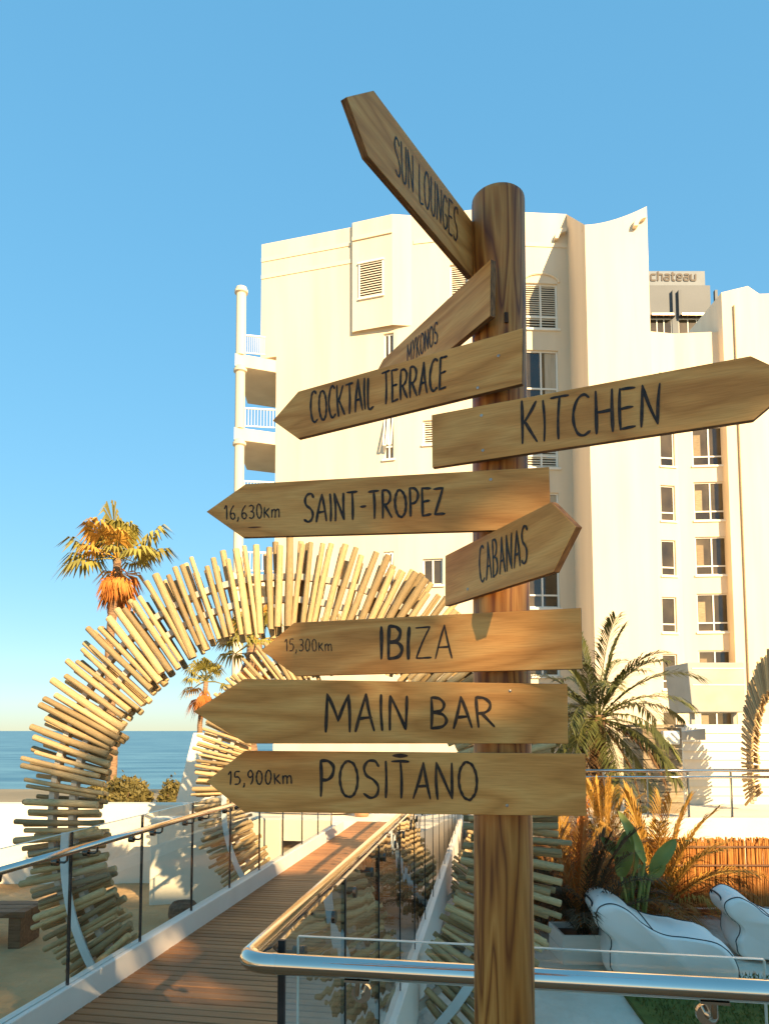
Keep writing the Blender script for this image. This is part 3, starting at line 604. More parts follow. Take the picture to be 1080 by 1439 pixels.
# one continuous rail: down the walk, round the corner and across the front
ca = A_R + .045
cor = [dk(SC + .06 - .06 * math.sin(R(t)) , ca - .06 + .06 * math.cos(R(t)), RZ) for t in range(0, 91, 15)]
rail_pts = [dk(11.6, ca, RZ), dk(6, ca, RZ)] + cor + [dk(SC, -1.0, RZ), dk(SC, -3.2, RZ)]
MB().tube(rail_pts, .025, 24).build('handrail', 'chrome', fbz, smooth=True)
for a_ in (ca - .075, -.02, -1.1):
    q = MB(); q.tube([dk(SC, a_, RZ), dk(SC, a_ - .012, RZ)], .0257, 24); smooth_by_angle(q.build('rail_collar', 'chrome', fbz))
def a_at(px, sv):     # lateral place on the line s = sv seen at a column
    r = ray(px, HY); # solve (D*sv + L*a).x / y = r.x / r.y
    k = r.x / r.y; return (D.x * sv - k * D.y * sv) / (k * L.y - L.x)
SF = SC + .075
edges = [a_at(421, SF), a_at(1071, SF), a_at(1071, SF) - .9, a_at(1071, SF) - 1.8]
for k in range(3):
    q = MB(); glass_sheet(q, dk(SF, edges[k]), dk(SF, edges[k + 1] + .018), -.25, RZ + .047); pn = q.build('glass_pane', 'glass', fbz)
    q = MB(); glass_sheet(q, dk(SF, edges[k]), dk(SF, edges[k + 1] + .018), RZ + .0473, RZ + .0495); q.build('pane_edge', 'glass_edge', fbz)
    for e in (edges[k] + .001, edges[k + 1] + .017):
        q = MB(); glass_sheet(q, dk(SF, e + .0012), dk(SF, e - .0012), -.25, RZ + .046, .0124); q.build('pane_edge', 'glass_edge', fbz)
for px in (505, 984):
    a_ = a_at(px, SC + .03); q = MB()
    q.tube([dk(SF - .007, a_, RZ - .075), dk(SF - .022, a_, RZ - .075)], .024, 18)
    q.tube([dk(SF - .02, a_, RZ - .075), dk(SC + .012, a_ , RZ - .068), dk(SC, a_, RZ - .058), dk(SC, a_, RZ - .028)], .008, 10)
    q.obox(dk(SC, a_ , RZ - .0275), L * .03, D * .012, Z * .003)
    smooth_by_angle(q.build('bracket', 'chrome', fbz))
MB().obox(dk(SF, -1.6, -.15), L * 2.1, D * .03, Z * .13).build('base_channel', 'alu', fbz)

# ================================================================== TIMBER RINGS
stick = []
for k in range(5):
    r_ = random.Random(100 + k); b = MB(); n = 5
    ph = r_.uniform(0, 6)
    secs = [(-.5, .90), (-.493, 1), (-.25, r_.uniform(.92, 1.06)), (0, r_.uniform(.92, 1.06)), (.25, r_.uniform(.9, 1.04)), (.493, .95), (.5, .86)]; nn_ = 9
    for (x_, q_) in secs:
        oy, oz = .09 * math.sin(x_ * 5 + ph), .09 * math.sin(x_ * 4 + ph * 2)
        b.v += [Vector((x_, oy + .5 * q_ * math.cos(6.2832 * j / nn_), oz + .5 * q_ * math.sin(6.2832 * j / nn_))) for j in range(nn_)]
    for i in range(len(secs) - 1):
        for j in range(nn_): b.f.append((i * nn_ + j, (i + 1) * nn_ + j, (i + 1) * nn_ + (j + 1) % nn_, i * nn_ + (j + 1) % nn_))
    b.f += [tuple(range(nn_)), tuple(reversed(range((len(secs) - 1) * nn_, len(secs) * nn_)))]
    me = bpy.data.meshes.new('slat'); me.from_pydata(b.v, [], b.f); me.materials.append(M['slat'])
    for p_ in me.polygons: p_.use_smooth = len(p_.vertices) == 4
    stick.append(me)
def ring(center, ax, a_lo, a_hi, label, seed, ro=1.95, ri=1.32, step=1.15, trim=None, arcs=True, group='rings of wooden poles over the walk'):
    """upright hoop; ax = horizontal axis direction pointing away from the camera"""
    r_ = random.Random(seed); e1 = Vector((ax.y, -ax.x, 0)); c = Vector(center)
    root = empty('timber_ring', (c.x, c.y, GROUND), label, 'timber ring', group)
    rp = [ri + (ro - ri) * t for t in (.37, .63)]
    for q_ in rp:
        pts = []; n = 90
        b = MB(); prevp = None
        for i in range(n + 1):
            a = R(a_lo - 2 + (a_hi - a_lo + 4) * i / n); p_ = c + (e1 * math.cos(a) + Z * math.sin(a)) * q_; pts.append((p_, e1 * math.cos(a) + Z * math.sin(a)))
        vs = []; fs = []
        for (p_, ra) in pts: vs += [p_ + ra * .022 + ax * .03, p_ + ra * .022 - ax * .03, p_ - ra * .022 - ax * .03, p_ - ra * .022 + ax * .03]
        for i in range(n):
            for j in range(4): fs.append((4 * i + j, 4 * i + (j + 1) % 4, 4 * i + 4 + (j + 1) % 4, 4 * i + 4 + j))
        fs += [(0, 3, 2, 1), (4 * n, 4 * n + 1, 4 * n + 2, 4 * n + 3)]
        b.add(vs, fs).build('hoop', 'hoop', root)
    a = a_lo; k = 0
    while a <= a_hi:
        th = R(a + r_.uniform(-.5, .5)); ra = e1 * math.cos(th) + Z * math.sin(th)
        i0 = ri + r_.uniform(-.04, .04); o0 = ro + r_.uniform(-.07, .05)
        if trim and math.sin(th) < -.6: i0 = max(i0, trim / max(.3, abs(math.cos(th))))
        dia = r_.uniform(.034, .055); side = -1 if k % 2 else 1
        pos = c + ra * ((i0 + o0) / 2) + ax * (side * (.03 + dia / 2 - .003))
        tl = R(r_.uniform(-2.2, 2.2)); X = (ra * math.cos(tl) + ra.cross(ax) * math.sin(tl)).normalized(); Yx = ax; Zx = X.cross(Yx)
        rot = Matrix((X, Yx, Zx)).transposed().to_4x4()
        place(stick[r_.randrange(5)], 'slat', root, pos, rot, (o0 - i0, dia, dia * r_.uniform(.85, 1.1)))
        a += step * r_.uniform(.85, 1.15); k += 1
    if arcs:
        for (b0, b1) in ((a_lo - 1, -4), (184, 181 - a_lo)):
            vs = []; fs = []; n = 24
            for i in range(n + 1):
                t = b0 + (b1 - b0) * i / n; th = R(t); ra = e1 * math.cos(th) + Z * math.sin(th); dn = max(0, -math.sin(th)); rr = 1.52 + .16 * dn / .7; p_ = c + ra * rr - ax * .125
                vs += [p_ + ra * .03 + ax * .008, p_ + ra * .03 - ax * .008, p_ - ra * .03 - ax * .008, p_ - ra * .03 + ax * .008]
            for i in range(n):
                for j in range(4): fs.append((4 * i + j, 4 * i + (j + 1) % 4, 4 * i + 4 + (j + 1) % 4, 4 * i + 4 + j))
            MB().add(vs, fs + [(0, 3, 2, 1), (4 * n, 4 * n + 1, 4 * n + 2, 4 * n + 3)]).build('steel_arc', 'steel_arc', root)
    return root
ac = (A_L + A_R) / 2
ring(dk(5.1, ac, 1.0), D, -49, 229, 'nearest and largest ring of radial wooden poles arching over the walk', 11, trim=1.04)
ring(dk(8.35, ac, 1.0), D, -49, 229, 'second ring of wooden poles further along the walk, partly hidden by the signs', 12, trim=1.04)
ax3 = Vector((-math.cos(R(12)), math.sin(R(12)), 0))
c3 = at(1096, 1078, 12.2)
ring((c3.x, c3.y, 1.0), ax3, -22, 202, 'ring of wooden poles seen almost edge-on by the white wall at the right', 13, arcs=False)

# ================================================================== SIGNPOST
PYc, PR = 1.60, .0615
pc = at(704, 860, PYc); POSTX = pc.x
sp = empty('signpost', (POSTX, PYc, 0), 'round brown timber signpost with nine hand-lettered wooden arrow boards', 'signpost')
zt_ = at(699, 281, PYc).z
b = MB(); n = 40; rows_ = [(0, PR * 1.03), (.6, PR * 1.015), (1.2, PR), (1.8, PR * .985), (2.4, PR * .97), (zt_ - .012, PR * .96), (zt_ - .003, PR * .945), (zt_, PR * .90)]
lean = (at(699, 281, PYc).x - at(708, 1430, PYc).x) / (zt_ - at(708, 1430, PYc).z)
for (z_, r_) in rows_:
    for j in range(n):
        a = 2 * math.pi * j / n; rr = r_ * (1 + .008 * noise.noise(Vector((math.cos(a) * 2, math.sin(a) * 2, z_ * 2))))
        b.v.append(Vector((POSTX + lean * (z_ - 1.9) + rr * math.cos(a), PYc + rr * math.sin(a), z_)))
for i in range(len(rows_) - 1):
    for j in range(n): b.f.append((i * n + j, i * n + (j + 1) % n, (i + 1) * n + (j + 1) % n, (i + 1) * n + j))
b.f.append(tuple(range((len(rows_) - 1) * n, len(rows_) * n)))
post = b.build('post', 'post', sp); smooth_by_angle(post, 50)
q = MB(); kp = at(711, 446, PYc - PR)
q.obox(kp + Vector((0, .0005, 0)), Vector((.004, 0, 0)), Vector((0, .002, 0)), Vector((0, 0, .011))); q.build('knot', 'knot', sp)
def board(corners, Yl, Yr, texts, label, nails=(), knots=()):
    """corners: dict of pixels tip, top/bottom shoulder, top/bottom square end; Yl, Yr: depth of the left and right edge"""
    lt, lb_, rt, rb_ = corners['lt'], corners['lb'], corners['rt'], corners['rb']
    cl = (at(*lt, Yl) + at(*lb_, Yl)) / 2; cr = (at(*rt, Yr) + at(*rb_, Yr)) / 2
    o_ = (cl + cr) / 2; u = (cr - cl).normalized(); v = (Z - u * u.z).normalized(); nn = u.cross(v).normalized(); v = nn.cross(u)
    def uv(px, py):
        r = ray(px, py); t = (o_ - EYE).dot(nn) / r.dot(nn); q_ = EYE + r * t - o_; return (q_.dot(u), q_.dot(v))
    P_ = {k: uv(*c_) for k, c_ in corners.items()}
    if corners.get('dir', None): pass
    if P_['tip'][0] < 0: poly = [P_['tip'], P_['lb'], P_['rb'], P_['rt'], P_['lt']]
    else: poly = [P_['lt'], P_['lb'], P_['rb'], P_['tip'], P_['rt']]
    b = MB(); th = .014; n = 5
    b.prism(poly, 0, -th, lambda a, c, t: Vector((a, c, t)))
    me = bpy.data.meshes.new('arrow_board'); me.from_pydata(b.v, [], b.f); me.materials.append(M['ply']); me.materials.append(M['ply_edge'])
    for p_ in me.polygons: p_.material_index = 0 if len(p_.vertices) == 5 else 1
    o = link('arrow_board', me, sp); o.matrix_local = Matrix.Translation(o_ - OFF[sp.name]) @ Matrix((u, v, nn)).transposed().to_4x4(); o['label'] = label
    bv = o.modifiers.new('edge', 'BEVEL'); bv.width = .0012; bv.segments = 2; bv.material = -1
    for i, (word, quad, wd, bold) in enumerate(texts):
        k_ = 0
        for part in word.split(' '):
            t = write(word, [uv(*q_) for q_ in quad], wd, hash_(word), bold, span=(k_, k_ + len(part))); k_ += len(part) + 1
            for p_ in t.v: p_.z = .0006 + p_.z
            t.build('lettering', 'ink', o, local=True)
    for (px, py) in nails:
        c = uv(px, py); q = MB(); q.lathe((c[0], c[1], 0), [(.0034, .0002), (.003, .0011), (.001, .0015)], 10); q.build('nail', 'nail', o, local=True)
    for (px, py, a_, b_) in knots:
        c = uv(px, py); q = MB(); n = 16; q.v = [Vector((c[0] + a_ * math.copysign(abs(math.cos(t)) ** 1.5, math.cos(t)), c[1] + b_ * math.sin(t), .0005)) for t in [2 * math.pi * k / n for k in range(n)]]; q.f = [tuple(range(n))]
        q.build('knot', 'knot', o, local=True)
    return o
def hash_(s_): return sum((i + 3) * ord(c) for i, c in enumerate(s_))
def C_(tip, lt, lb_, rt, rb_): return dict(tip=tip, lt=lt, lb=lb_, rt=rt, rb=rb_)
board(C_((487, 136), (525, 127), (517, 219), (666, 315), (664, 391)), 1.27, 1.60,
      [('SUN LOUNGES', [(553, 188), (555, 243), (643, 297), (642, 341)], .0052, None)], 'top board reading SUN LOUNGES, pointing left towards the viewer')
board(C_((505, 567), (538, 505), (538, 569), (689, 364), (688, 444)), 1.885, 1.495,
      [('MYKONOS', [(572, 484), (572, 512), (615, 452), (615, 481)], .0045, None)], 'board reading MYKONOS, half hidden and pointing away')
board(C_((383, 591), (419, 550), (418, 616), (734, 461), (733, 539)), 1.735, 1.485,
      [('COCKTAIL TERRACE', [(435, 553), (437, 595), (628, 501), (627, 545)], .0062, None)], 'board reading COCKTAIL TERRACE, pointing left', nails=[(671, 545), (700, 500)])
board(C_((1126, 533), (606, 583), (607, 657), (1054, 500), (1058, 590)), 1.57, 1.325,
      [('KITCHEN', [(730, 567), (731, 624), (928, 539), (928, 596)], .0064, {0: 1.1, 1: .9, 4: 1.15})], 'long board reading KITCHEN, pointing right', nails=[(676, 584), (678, 633)])
board(C_((290, 719), (345, 680), (341, 755), (771, 656), (774, 743)), 1.63, 1.485,
      [('16,630km', [(315, 711), (315, 730), (394, 708), (394, 727)], .0036, None), ('SAINT-TROPEZ', [(427, 696), (427, 734), (623, 686), (625, 723)], .0062, None)], 'board reading SAINT-TROPEZ 16,630km, pointing left', nails=[(689, 674)], knots=[(358, 741, .016, .0016)])
board(C_((809, 740), (625, 781), (625, 852), (774, 705), (777, 804)), 1.675, 1.335,
      [('CABANAS', [(672, 768), (674, 819), (741, 740), (741, 790)], .0058, None)], 'short board reading CABANAS, pointing right towards the viewer', nails=[(657, 828)])
board(C_((367, 914), (413, 875), (416, 950), (816, 854), (818, 940)), 1.65, 1.46,
      [('15,300km', [(400, 898), (400, 915), (467, 899), (467, 915)], .0026, None), ('IBIZA', [(533, 881), (533, 926), (636, 880), (636, 925)], .0058, {0: 1.5, 1: 1.5, 2: 1.6, 3: .8, 4: .75})], 'board reading IBIZA 15,300km, pointing left')
board(C_((272, 1000), (343, 954), (346, 1045), (797, 961), (798, 1045)), 1.475, 1.54,
      [('MAIN BAR', [(456, 975), (456, 1029), (692, 982), (694, 1021)], .0070, None)], 'board reading MAIN BAR, pointing left', nails=[(716, 971)])
board(C_((290, 1098), (344, 1055), (343, 1141), (822, 1059), (824, 1147)), 1.525, 1.505,
      [('15,900km', [(320, 1084), (320, 1103), (411, 1083), (411, 1101)], .0036, None), ('POSITANO', [(448, 1067), (448, 1119), (671, 1072), (671, 1124)], .0062, {0: 1.2})], 'lowest board reading POSITANO 15,900km, pointing left', nails=[(712, 1132)], knots=[(562, 1062, .016, .0045)])

# ================================================================== LEFT YARD
wl = MB(); y0 = 10.6
wl.box((-13, y0, GROUND - .1), (hx(262, y0), y0 + .3, at(200, 1130, y0).z)); tag(wl.build('garden_wall', 'white_wall', bevel=.02), 'low white rendered wall behind the left sand yard, bushes beyond it', 'wall')
y1 = 9.35
tag(MB().box((hx(214, y1), y1, GROUND - .1), (dk(9.2, A_L + .2).x, y1 + .28, at(240, 1150, y1).z)).build('garden_wall', 'white_wall', bevel=.02), 'white wall section behind the glass and the second ring, set further forward', 'wall')
yq = 11.4; pz = [at(244, 1140, yq), at(272, 1030, yq), at(300, 1030, yq), at(300, 1140, yq)]
tag(MB().prism([(p_.x, p_.z) for p_ in pz], yq, yq + .3, lambda a, c, t: Vector((a, t, c))).build('sloping_wall', 'white_wall'), 'white wall end with a steep sloping edge beside the second ring', 'wall')
c = on_z(258, 1296, GROUND + .02); b = MB(); b.lathe((c.x, c.y, GROUND), [(.10, .0), (.15, .04), (.17, .11), (.16, .19), (.12, .24), (.10, .22)], 22)
tag(b.build('wicker_basket', 'wicker', smooth=True), 'dark round wicker basket on the sand beyond the glass', 'basket')
c = on_z(2, 1335, GROUND)
lg = empty('timber_bench', (c.x, c.y, GROUND), 'low brown timber bench on the sand at the left edge', 'bench')
for k in range(3): MB().box((c.x - 1.3, c.y + .17 * k, GROUND + .30), (c.x + .22, c.y + .155 + .17 * k, GROUND + .36)).build('seat_plank', 'log', lg, bevel=.008)
for x in (-1.2, .05): MB().box((c.x + x, c.y + .02, GROUND), (c.x + x + .12, c.y + .48, GROUND + .298)).build('leg', 'log', lg, bevel=.008)
# things at the far end of the walk
c = dk(14.2, 2.45, 0); b = MB(); b.lathe((c.x, c.y, -.005), [(.12, 0), (.17, .1), (.2, .25), (.17, .4), (.11, .46), (.13, .5), (.1, .5)], 20)
tag(b.build('clay_pot', 'clay', smooth=True), 'small clay pot at the far end of the walk', 'pot')
def pillow(mb, c, ex, ey, ez, p_=.35, n=14, m_=8):
    k0 = len(mb.v)
    for j in range(m_ + 1):
        ph = -math.pi / 2 + math.pi * j / m_
        for i in range(n):
            th = 2 * math.pi * i / n; sg = lambda x, e: math.copysign(abs(x) ** e, x)
            mb.v.append(Vector(c) + ex * sg(math.cos(ph), p_) * sg(math.cos(th), p_) + ey * sg(math.cos(ph), p_) * sg(math.sin(th), p_) + ez * sg(math.sin(ph), p_))
    for j in range(m_):
        for i in range(n): mb.f.append((k0 + j * n + i, k0 + j * n + (i + 1) % n, k0 + (j + 1) * n + (i + 1) % n, k0 + (j + 1) * n + i))
sf = empty('outdoor_sofa', dk(14.6, 3.4, -.01), 'white cushioned outdoor sofa past the end of the glass', 'sofa')
q = MB(); pillow(q, dk(14.6, 3.6, .17), L * .95, D * .4, Z * .16); q.build('seat_cushion', 'bag', sf, smooth=True)
q = MB(); pillow(q, dk(14.95, 3.6, .46), L * .95, D * .13, Z * .22); q.build('back_cushion', 'bag', sf, smooth=True)
tag(MB().obox(dk(17.6, 1.5, .15), L * 5.4, D * .12, Z * .4).build('terrace_wall', 'white_wall'), 'white parapet closing the terrace past the walk', 'wall')

# ================================================================== RIGHT YARD
turf = MB(); pts = [on_z(868, 1388, GROUND), on_z(912, 1450, GROUND), on_z(930, 1560, GROUND)]
poly = [Vector((p_.x, p_.y, GROUND + .03)) for p_ in pts] + [Vector((8, pts[2].y, GROUND + .03)), Vector((8, pts[0].y + .3, GROUND + .03))]
turf.add(poly + [p_ - Z * .08 for p_ in poly], [(0, 1, 2, 3, 4)] + [(i, i + 5, (i + 1) % 5 + 5, (i + 1) % 5) for i in range(5)])
tag(turf.build('lawn', 'turf'), kind='structure')
b = MB()
for k in range(9000):
    x = rnd.uniform(pts[0].x, 5); y = rnd.uniform(pts[2].y, pts[0].y + .25); t = (y - pts[2].y) / (pts[0].y - pts[2].y)
    if x < pts[2].x + (pts[0].x - pts[2].x) * t + .03: continue
    a = rnd.uniform(0, 6.28); hh = rnd.uniform(.015, .04); dx = math.cos(a) * .006; dy = math.sin(a) * .006
    b.add([(x - dx, y - dy, GROUND + .028), (x + dx, y + dy, GROUND + .028), (x + rnd.uniform(-.02, .02), y + rnd.uniform(-.02, .02), GROUND + .03 + hh)], [(0, 1, 2)])
tag(b.build('grass', 'turf'), 'short green grass blades of the lawn patch', 'grass', kind='stuff')
YF = 9.2
fx0, fx1 = hx(735, YF), hx(1200, YF); ztf = at(1000, 1180, YF).z
fence = empty('reed_fence', ((fx0 + fx1) / 2, YF, GROUND), 'golden brown reed screen fence behind the white beanbags', 'fence')
b = MB()
for lay in range(6):
    x = fx0
    while x < fx1:
        w_ = rnd.uniform(.006, .013); zt2 = ztf + rnd.uniform(-.05, .03); ln_ = rnd.uniform(-.02, .02)
        y = YF + lay * .014 + rnd.uniform(-.012, .012)
        b.add([(x, y, GROUND), (x + w_, y - .006, GROUND), (x + w_ + ln_, y - .006, zt2), (x + ln_, y, zt2)], [(0, 1, 2, 3)])
        b.add([(x + w_, y - .006, GROUND), (x + 2 * w_, y, GROUND), (x + 2 * w_ + ln_, y, zt2), (x + w_ + ln_, y - .006, zt2)], [(0, 1, 2, 3)])
        x += 2 * w_ + rnd.uniform(0, .01)
tag(b.build('reeds', 'reed', fence), kind='stuff')
for z_ in (ztf - .08, .0):
    q = MB().bar((fx0, YF - .03, z_), (fx1, YF - .03, z_), .012, .02); q.build('tie_rail', 'log', fence)
for k in range(4):
    x = fx0 + (fx1 - fx0) * (k + .5) / 4; MB().bar((x, YF + .07, GROUND), (x, YF + .07, ztf), .06, .06, Vector((0, 1, 0))).build('fence_post', 'log', fence)
# white parapet and raised terrace behind the reed fence
YP = 10.3; zp = at(1000, 1150, YP).z
tag(MB().box((hx(690, YP), YP, GROUND - .1), (6.25, YP + .25, zp)).build('parapet_wall', 'white_wall', bevel=.015), 'white parapet wall running above the reed fence', 'wall')
tag(MB().box((hx(690, YP), YP + .253, GROUND - .1), (14, 16, .18)).build('upper_terrace', 'white_wall'), kind='structure')
gb = empty('glass_balustrade', (4.5, YP + .12, zp), 'far glass balustrade with twin steel rails on the white parapet', 'balustrade')
xg = [hx(px, YP + .12) for px in (770, 845, 905, 962, 1022, 1090)]
for k in range(5):
    q = MB(); q.box((xg[k] + .01, YP + .114, zp + .004), (xg[k + 1] - .01, YP + .126, at(900, 1096, YP + .12).z)); q.build('glass_pane', 'glass', gb)
for py, rr in ((1083, .022), (1092, .020)):
    z_ = at(900, py, YP + .05).z; MB().tube([(xg[0], YP + .05, z_), (xg[-1] + .1, YP + .05, z_)], rr, 12).build('handrail', 'chrome', gb, smooth=True)
for x in xg[1:]: MB().bar((x, YP + .09, zp), (x, YP + .09, at(900, 1084, YP).z), .02, .03, Vector((0, 1, 0))).build('stanchion', 'chrome', gb)
# lap-sided white wall behind
YS = 14.75; zs1 = at(1000, 1018, YS).z
sw = empty('lap_sided_wall', (hx(1010, YS), YS, .18), 'white lap-sided wall at the right carrying shadows of the edge-on ring', 'wall')
xs0, xs1 = hx(958, YS), hx(1180, YS); nb = 9
for k in range(nb):
    z0 = .18 + (zs1 - .18) * k / nb; z1 = .18 + (zs1 - .18) * (k + 1) / nb
    b = MB(); b.add([(xs0, YS - .03, z0 + .004), (xs1, YS - .03, z0 + .004), (xs1, YS, z1), (xs0, YS, z1), (xs0, YS + .2, z0 + .004), (xs1, YS + .2, z0 + .004), (xs1, YS + .2, z1), (xs0, YS + .2, z1)],
                    [(0, 1, 2, 3), (0, 4, 5, 1), (3, 2, 6, 7), (4, 7, 6, 5), (0, 3, 7, 4), (1, 5, 6, 2)]); b.build('board', 'white_wall', sw)
YB = 16.2
gx = empty('roof_plant_box', (hx(1005, YB), YB, 2), 'grey metal equipment housing above the lap-sided wall', 'housing')
za, zb2 = at(1000, 1001, YB).z, at(1000, 931, YB).z
MB().prism([(hx(968, YB), zb2), (hx(973, YB), za), (hx(1048, YB), za), (hx(1048, YB), zb2)], YB, YB + 1.2, lambda a, c, t: Vector((a, t, c))).build('case', 'grey_box', gx, bevel=.02)
for f_ in (.12, .45): MB().box((hx(974, YB), YB - .012, zb2 - (zb2 - za) * f_ - .015), (hx(1048, YB), YB - .002, zb2 - (zb2 - za) * f_ + .015)).build('seam', 'alu', gx)
for px in (980, 1040): MB().box((hx(px, YB), YB + .3, -.3), (hx(px, YB) + .08, YB + .4, za - .002)).build('leg', 'grey_box', gx)
tag(MB().prism([(hx(962, 14.1), at(962, 1028, 14.1).z), (hx(962, 14.1), at(962, 1040, 14.1).z), (hx(989, 14.1), at(962, 1040, 14.1).z), (hx(989, 14.1), at(962, 1024, 14.1).z)], 14.05, 14.35, lambda a, c, t: Vector((a, t, c))).build('wall_trough', 'grey_box', bevel=.01), 'small grey trough fixed on the lap-sided wall', 'trough')
# taupe hut with horizontal boards and a lamp box
YH = 13.2; hu = empty('board_hut', (hx(930, YH), YH, .18), 'small taupe hut of horizontal boards beside the palm', 'hut')
xh0, xh1 = hx(902, YH), hx(957, YH); zh = at(930, 1022, YH).z; nb = 8
for k in range(nb):
    z0 = .18 + (zh - .18) * k / nb; z1 = .18 + (zh - .18) * (k + 1) / nb - .012
    MB().box((xh0, YH, z0), (xh1, YH + 1.0, z1)).build('board', 'taupe_wood', hu, bevel=.006)
MB().box((xh0 - .03, YH - .05, zh), (xh1 + .03, YH + 1.05, zh + .05)).build('roof', 'taupe_wood', hu)
lx = empty('wall_light', (hx(938, YH), YH - .1, at(938, 1047, YH).z), 'square white box light on the taupe hut', 'light')
MB().box((hx(926, YH), YH - .16, at(930, 1046, YH).z), (hx(949, YH), YH - .02, at(930, 1027, YH).z)).build('case', 'frame', lx, bevel=.02); MB().box((hx(935, YH), YH - .02, at(930, 1040, YH).z), (hx(941, YH), YH - .001, at(930, 1033, YH).z)).build('mount', 'dark_steel', lx)

# beanbags
def beanbag(loc, yaw, sc, label, seed):
    root = empty('beanbag', loc, label, 'beanbag', 'white beanbags on the yard')
    outline = [(.0, .0), (-.09, .16), (-.06, .36), (-.17, .50), (-.19, .64), (-.06, .71), (.10, .64), (.24, .52), (.42, .43), (.66, .41), (.90, .37), (1.04, .22), (1.06, .0), (.75, .0), (.35, .0)]
    O_ = [Vector((a, 0, c)) for a, c in outline]; O_ = catmull(O_, 6, True); N = len(O_); Wd = .43; cc = Vector((.45, 0, .28))
    rot = Matrix.Rotation(yaw, 3, 'Z'); r_ = random.Random(seed); so = Vector((seed * 3.1, 0, 0))
    phs = [-84, -80, -74, -66, -55, -42, -28, -14, 0, 14, 28, 42, 55, 66, 74, 80, 84]
    def P_(i, ph, k=1.0):
        sft = max(0, math.cos(R(ph))) ** .30; y = Wd * math.copysign(abs(math.sin(R(ph))) ** .75, ph); o_ = O_[i % N]
        cen = Vector((o_.x * .7 + cc.x * .3, 0, o_.z * .7 + .07))
        p_ = cen + (o_ - cen) * sft + Vector((0, y, 0))
        d = noise.noise(p_ * 3.2 + so) * .05 + (.5 - abs(noise.noise(Vector((p_.x * 6, p_.y * 4, p_.z * 7)) + so))) * .03 + noise.noise(p_ * 14 + so) * .008
        nrm = (p_ - cc).normalized(); p_ = p_ + nrm * d * k
        p_.z = max(p_.z, 0); return (rot @ (p_ * sc))
    b = MB(); L0 = Vector(loc)
    for ph in phs:
        for i in range(N): b.v.append(L0 + P_(i, ph))
    for j in range(len(phs) - 1):
        for i in range(N): b.f.append((j * N + i, j * N + (i + 1) % N, (j + 1) * N + (i + 1) % N, (j + 1) * N + i))
    b.f += [tuple(reversed(range(N))), tuple(range((len(phs) - 1) * N, len(phs) * N))]
    cov = b.build('cover', 'bag', root, smooth=True)
    for ph in (-55, 55):
        q = MB(); q.tube([L0 + P_(i, ph) + (rot @ Vector((0, math.copysign(.004, ph), .003))) for i in range(N)], .0048, 6, closed=True); q.build('piping', 'piping', cov, smooth=True)
    for idx in (14, 45):
        q = MB(); q.tube([L0 + P_(idx, ph) + Vector((0, 0, .004)) for ph in range(-54, 55, 9)], .0048, 6); q.build('piping', 'piping', cov, smooth=True)
    q = MB(); hd = [P_(23, 20), P_(22, 10) + Vector((0, 0, .05)), P_(22, -8) + Vector((0, 0, .05)), P_(23, -18)]; q.tube([L0 + h_ for h_ in catmull(hd, 4)], .008, 6); q.build('handle', 'piping', cov)
    return root
c = on_z(872, 1376, GROUND); beanbag((c.x, c.y + .25, GROUND + .03), R(-10), .90, 'white canvas beanbag lounger with dark piping, nearest the planter box', 1)
c = on_z(1010, 1348, GROUND); beanbag((c.x + .25, c.y + .2, GROUND + .03), R(-14), .80, 'white canvas beanbag lounger at the right edge', 5)
def trough(x0, x1, y0, y1, z0, z1, label, nb):
    root = empty('planter_box', ((x0 + x1) / 2, (y0 + y1) / 2, z0), label, 'planter')
    h_ = (z1 - z0) / nb
    for k in range(nb):
        za, zb3 = z0 + k * h_ + .002, z0 + (k + 1) * h_ - .004
        for (a, b_) in (((x0, y0), (x1, y0 + .025)), ((x0, y1 - .025), (x1, y1)), ((x0, y0 + .026), (x0 + .025, y1 - .026)), ((x1 - .025, y0 + .026), (x1, y1 - .026))):
            MB().box((a[0], a[1], za), (b_[0], b_[1], zb3)).build('board', 'white_wood', root, bevel=.004)
    MB().box((x0 + .026, y0 + .026, z0 + .01), (x1 - .026, y1 - .026, z1 - .06)).build('soil', 'knot', root)
    return root
c0 = on_z(791, 1357, GROUND); yb0 = c0.y; xa, xb = c0.x, hx(862, yb0)
trough(xa, xb, yb0, yb0 + .5, GROUND, at(820, 1314, yb0).z, 'short white timber planter box holding the dry palm', 2)
yb1 = 8.7; trough(hx(952, yb1), hx(1130, yb1), yb1, yb1 + .38, GROUND, at(970, 1287, yb1).z, 'long low white planter box along the reed fence', 2)

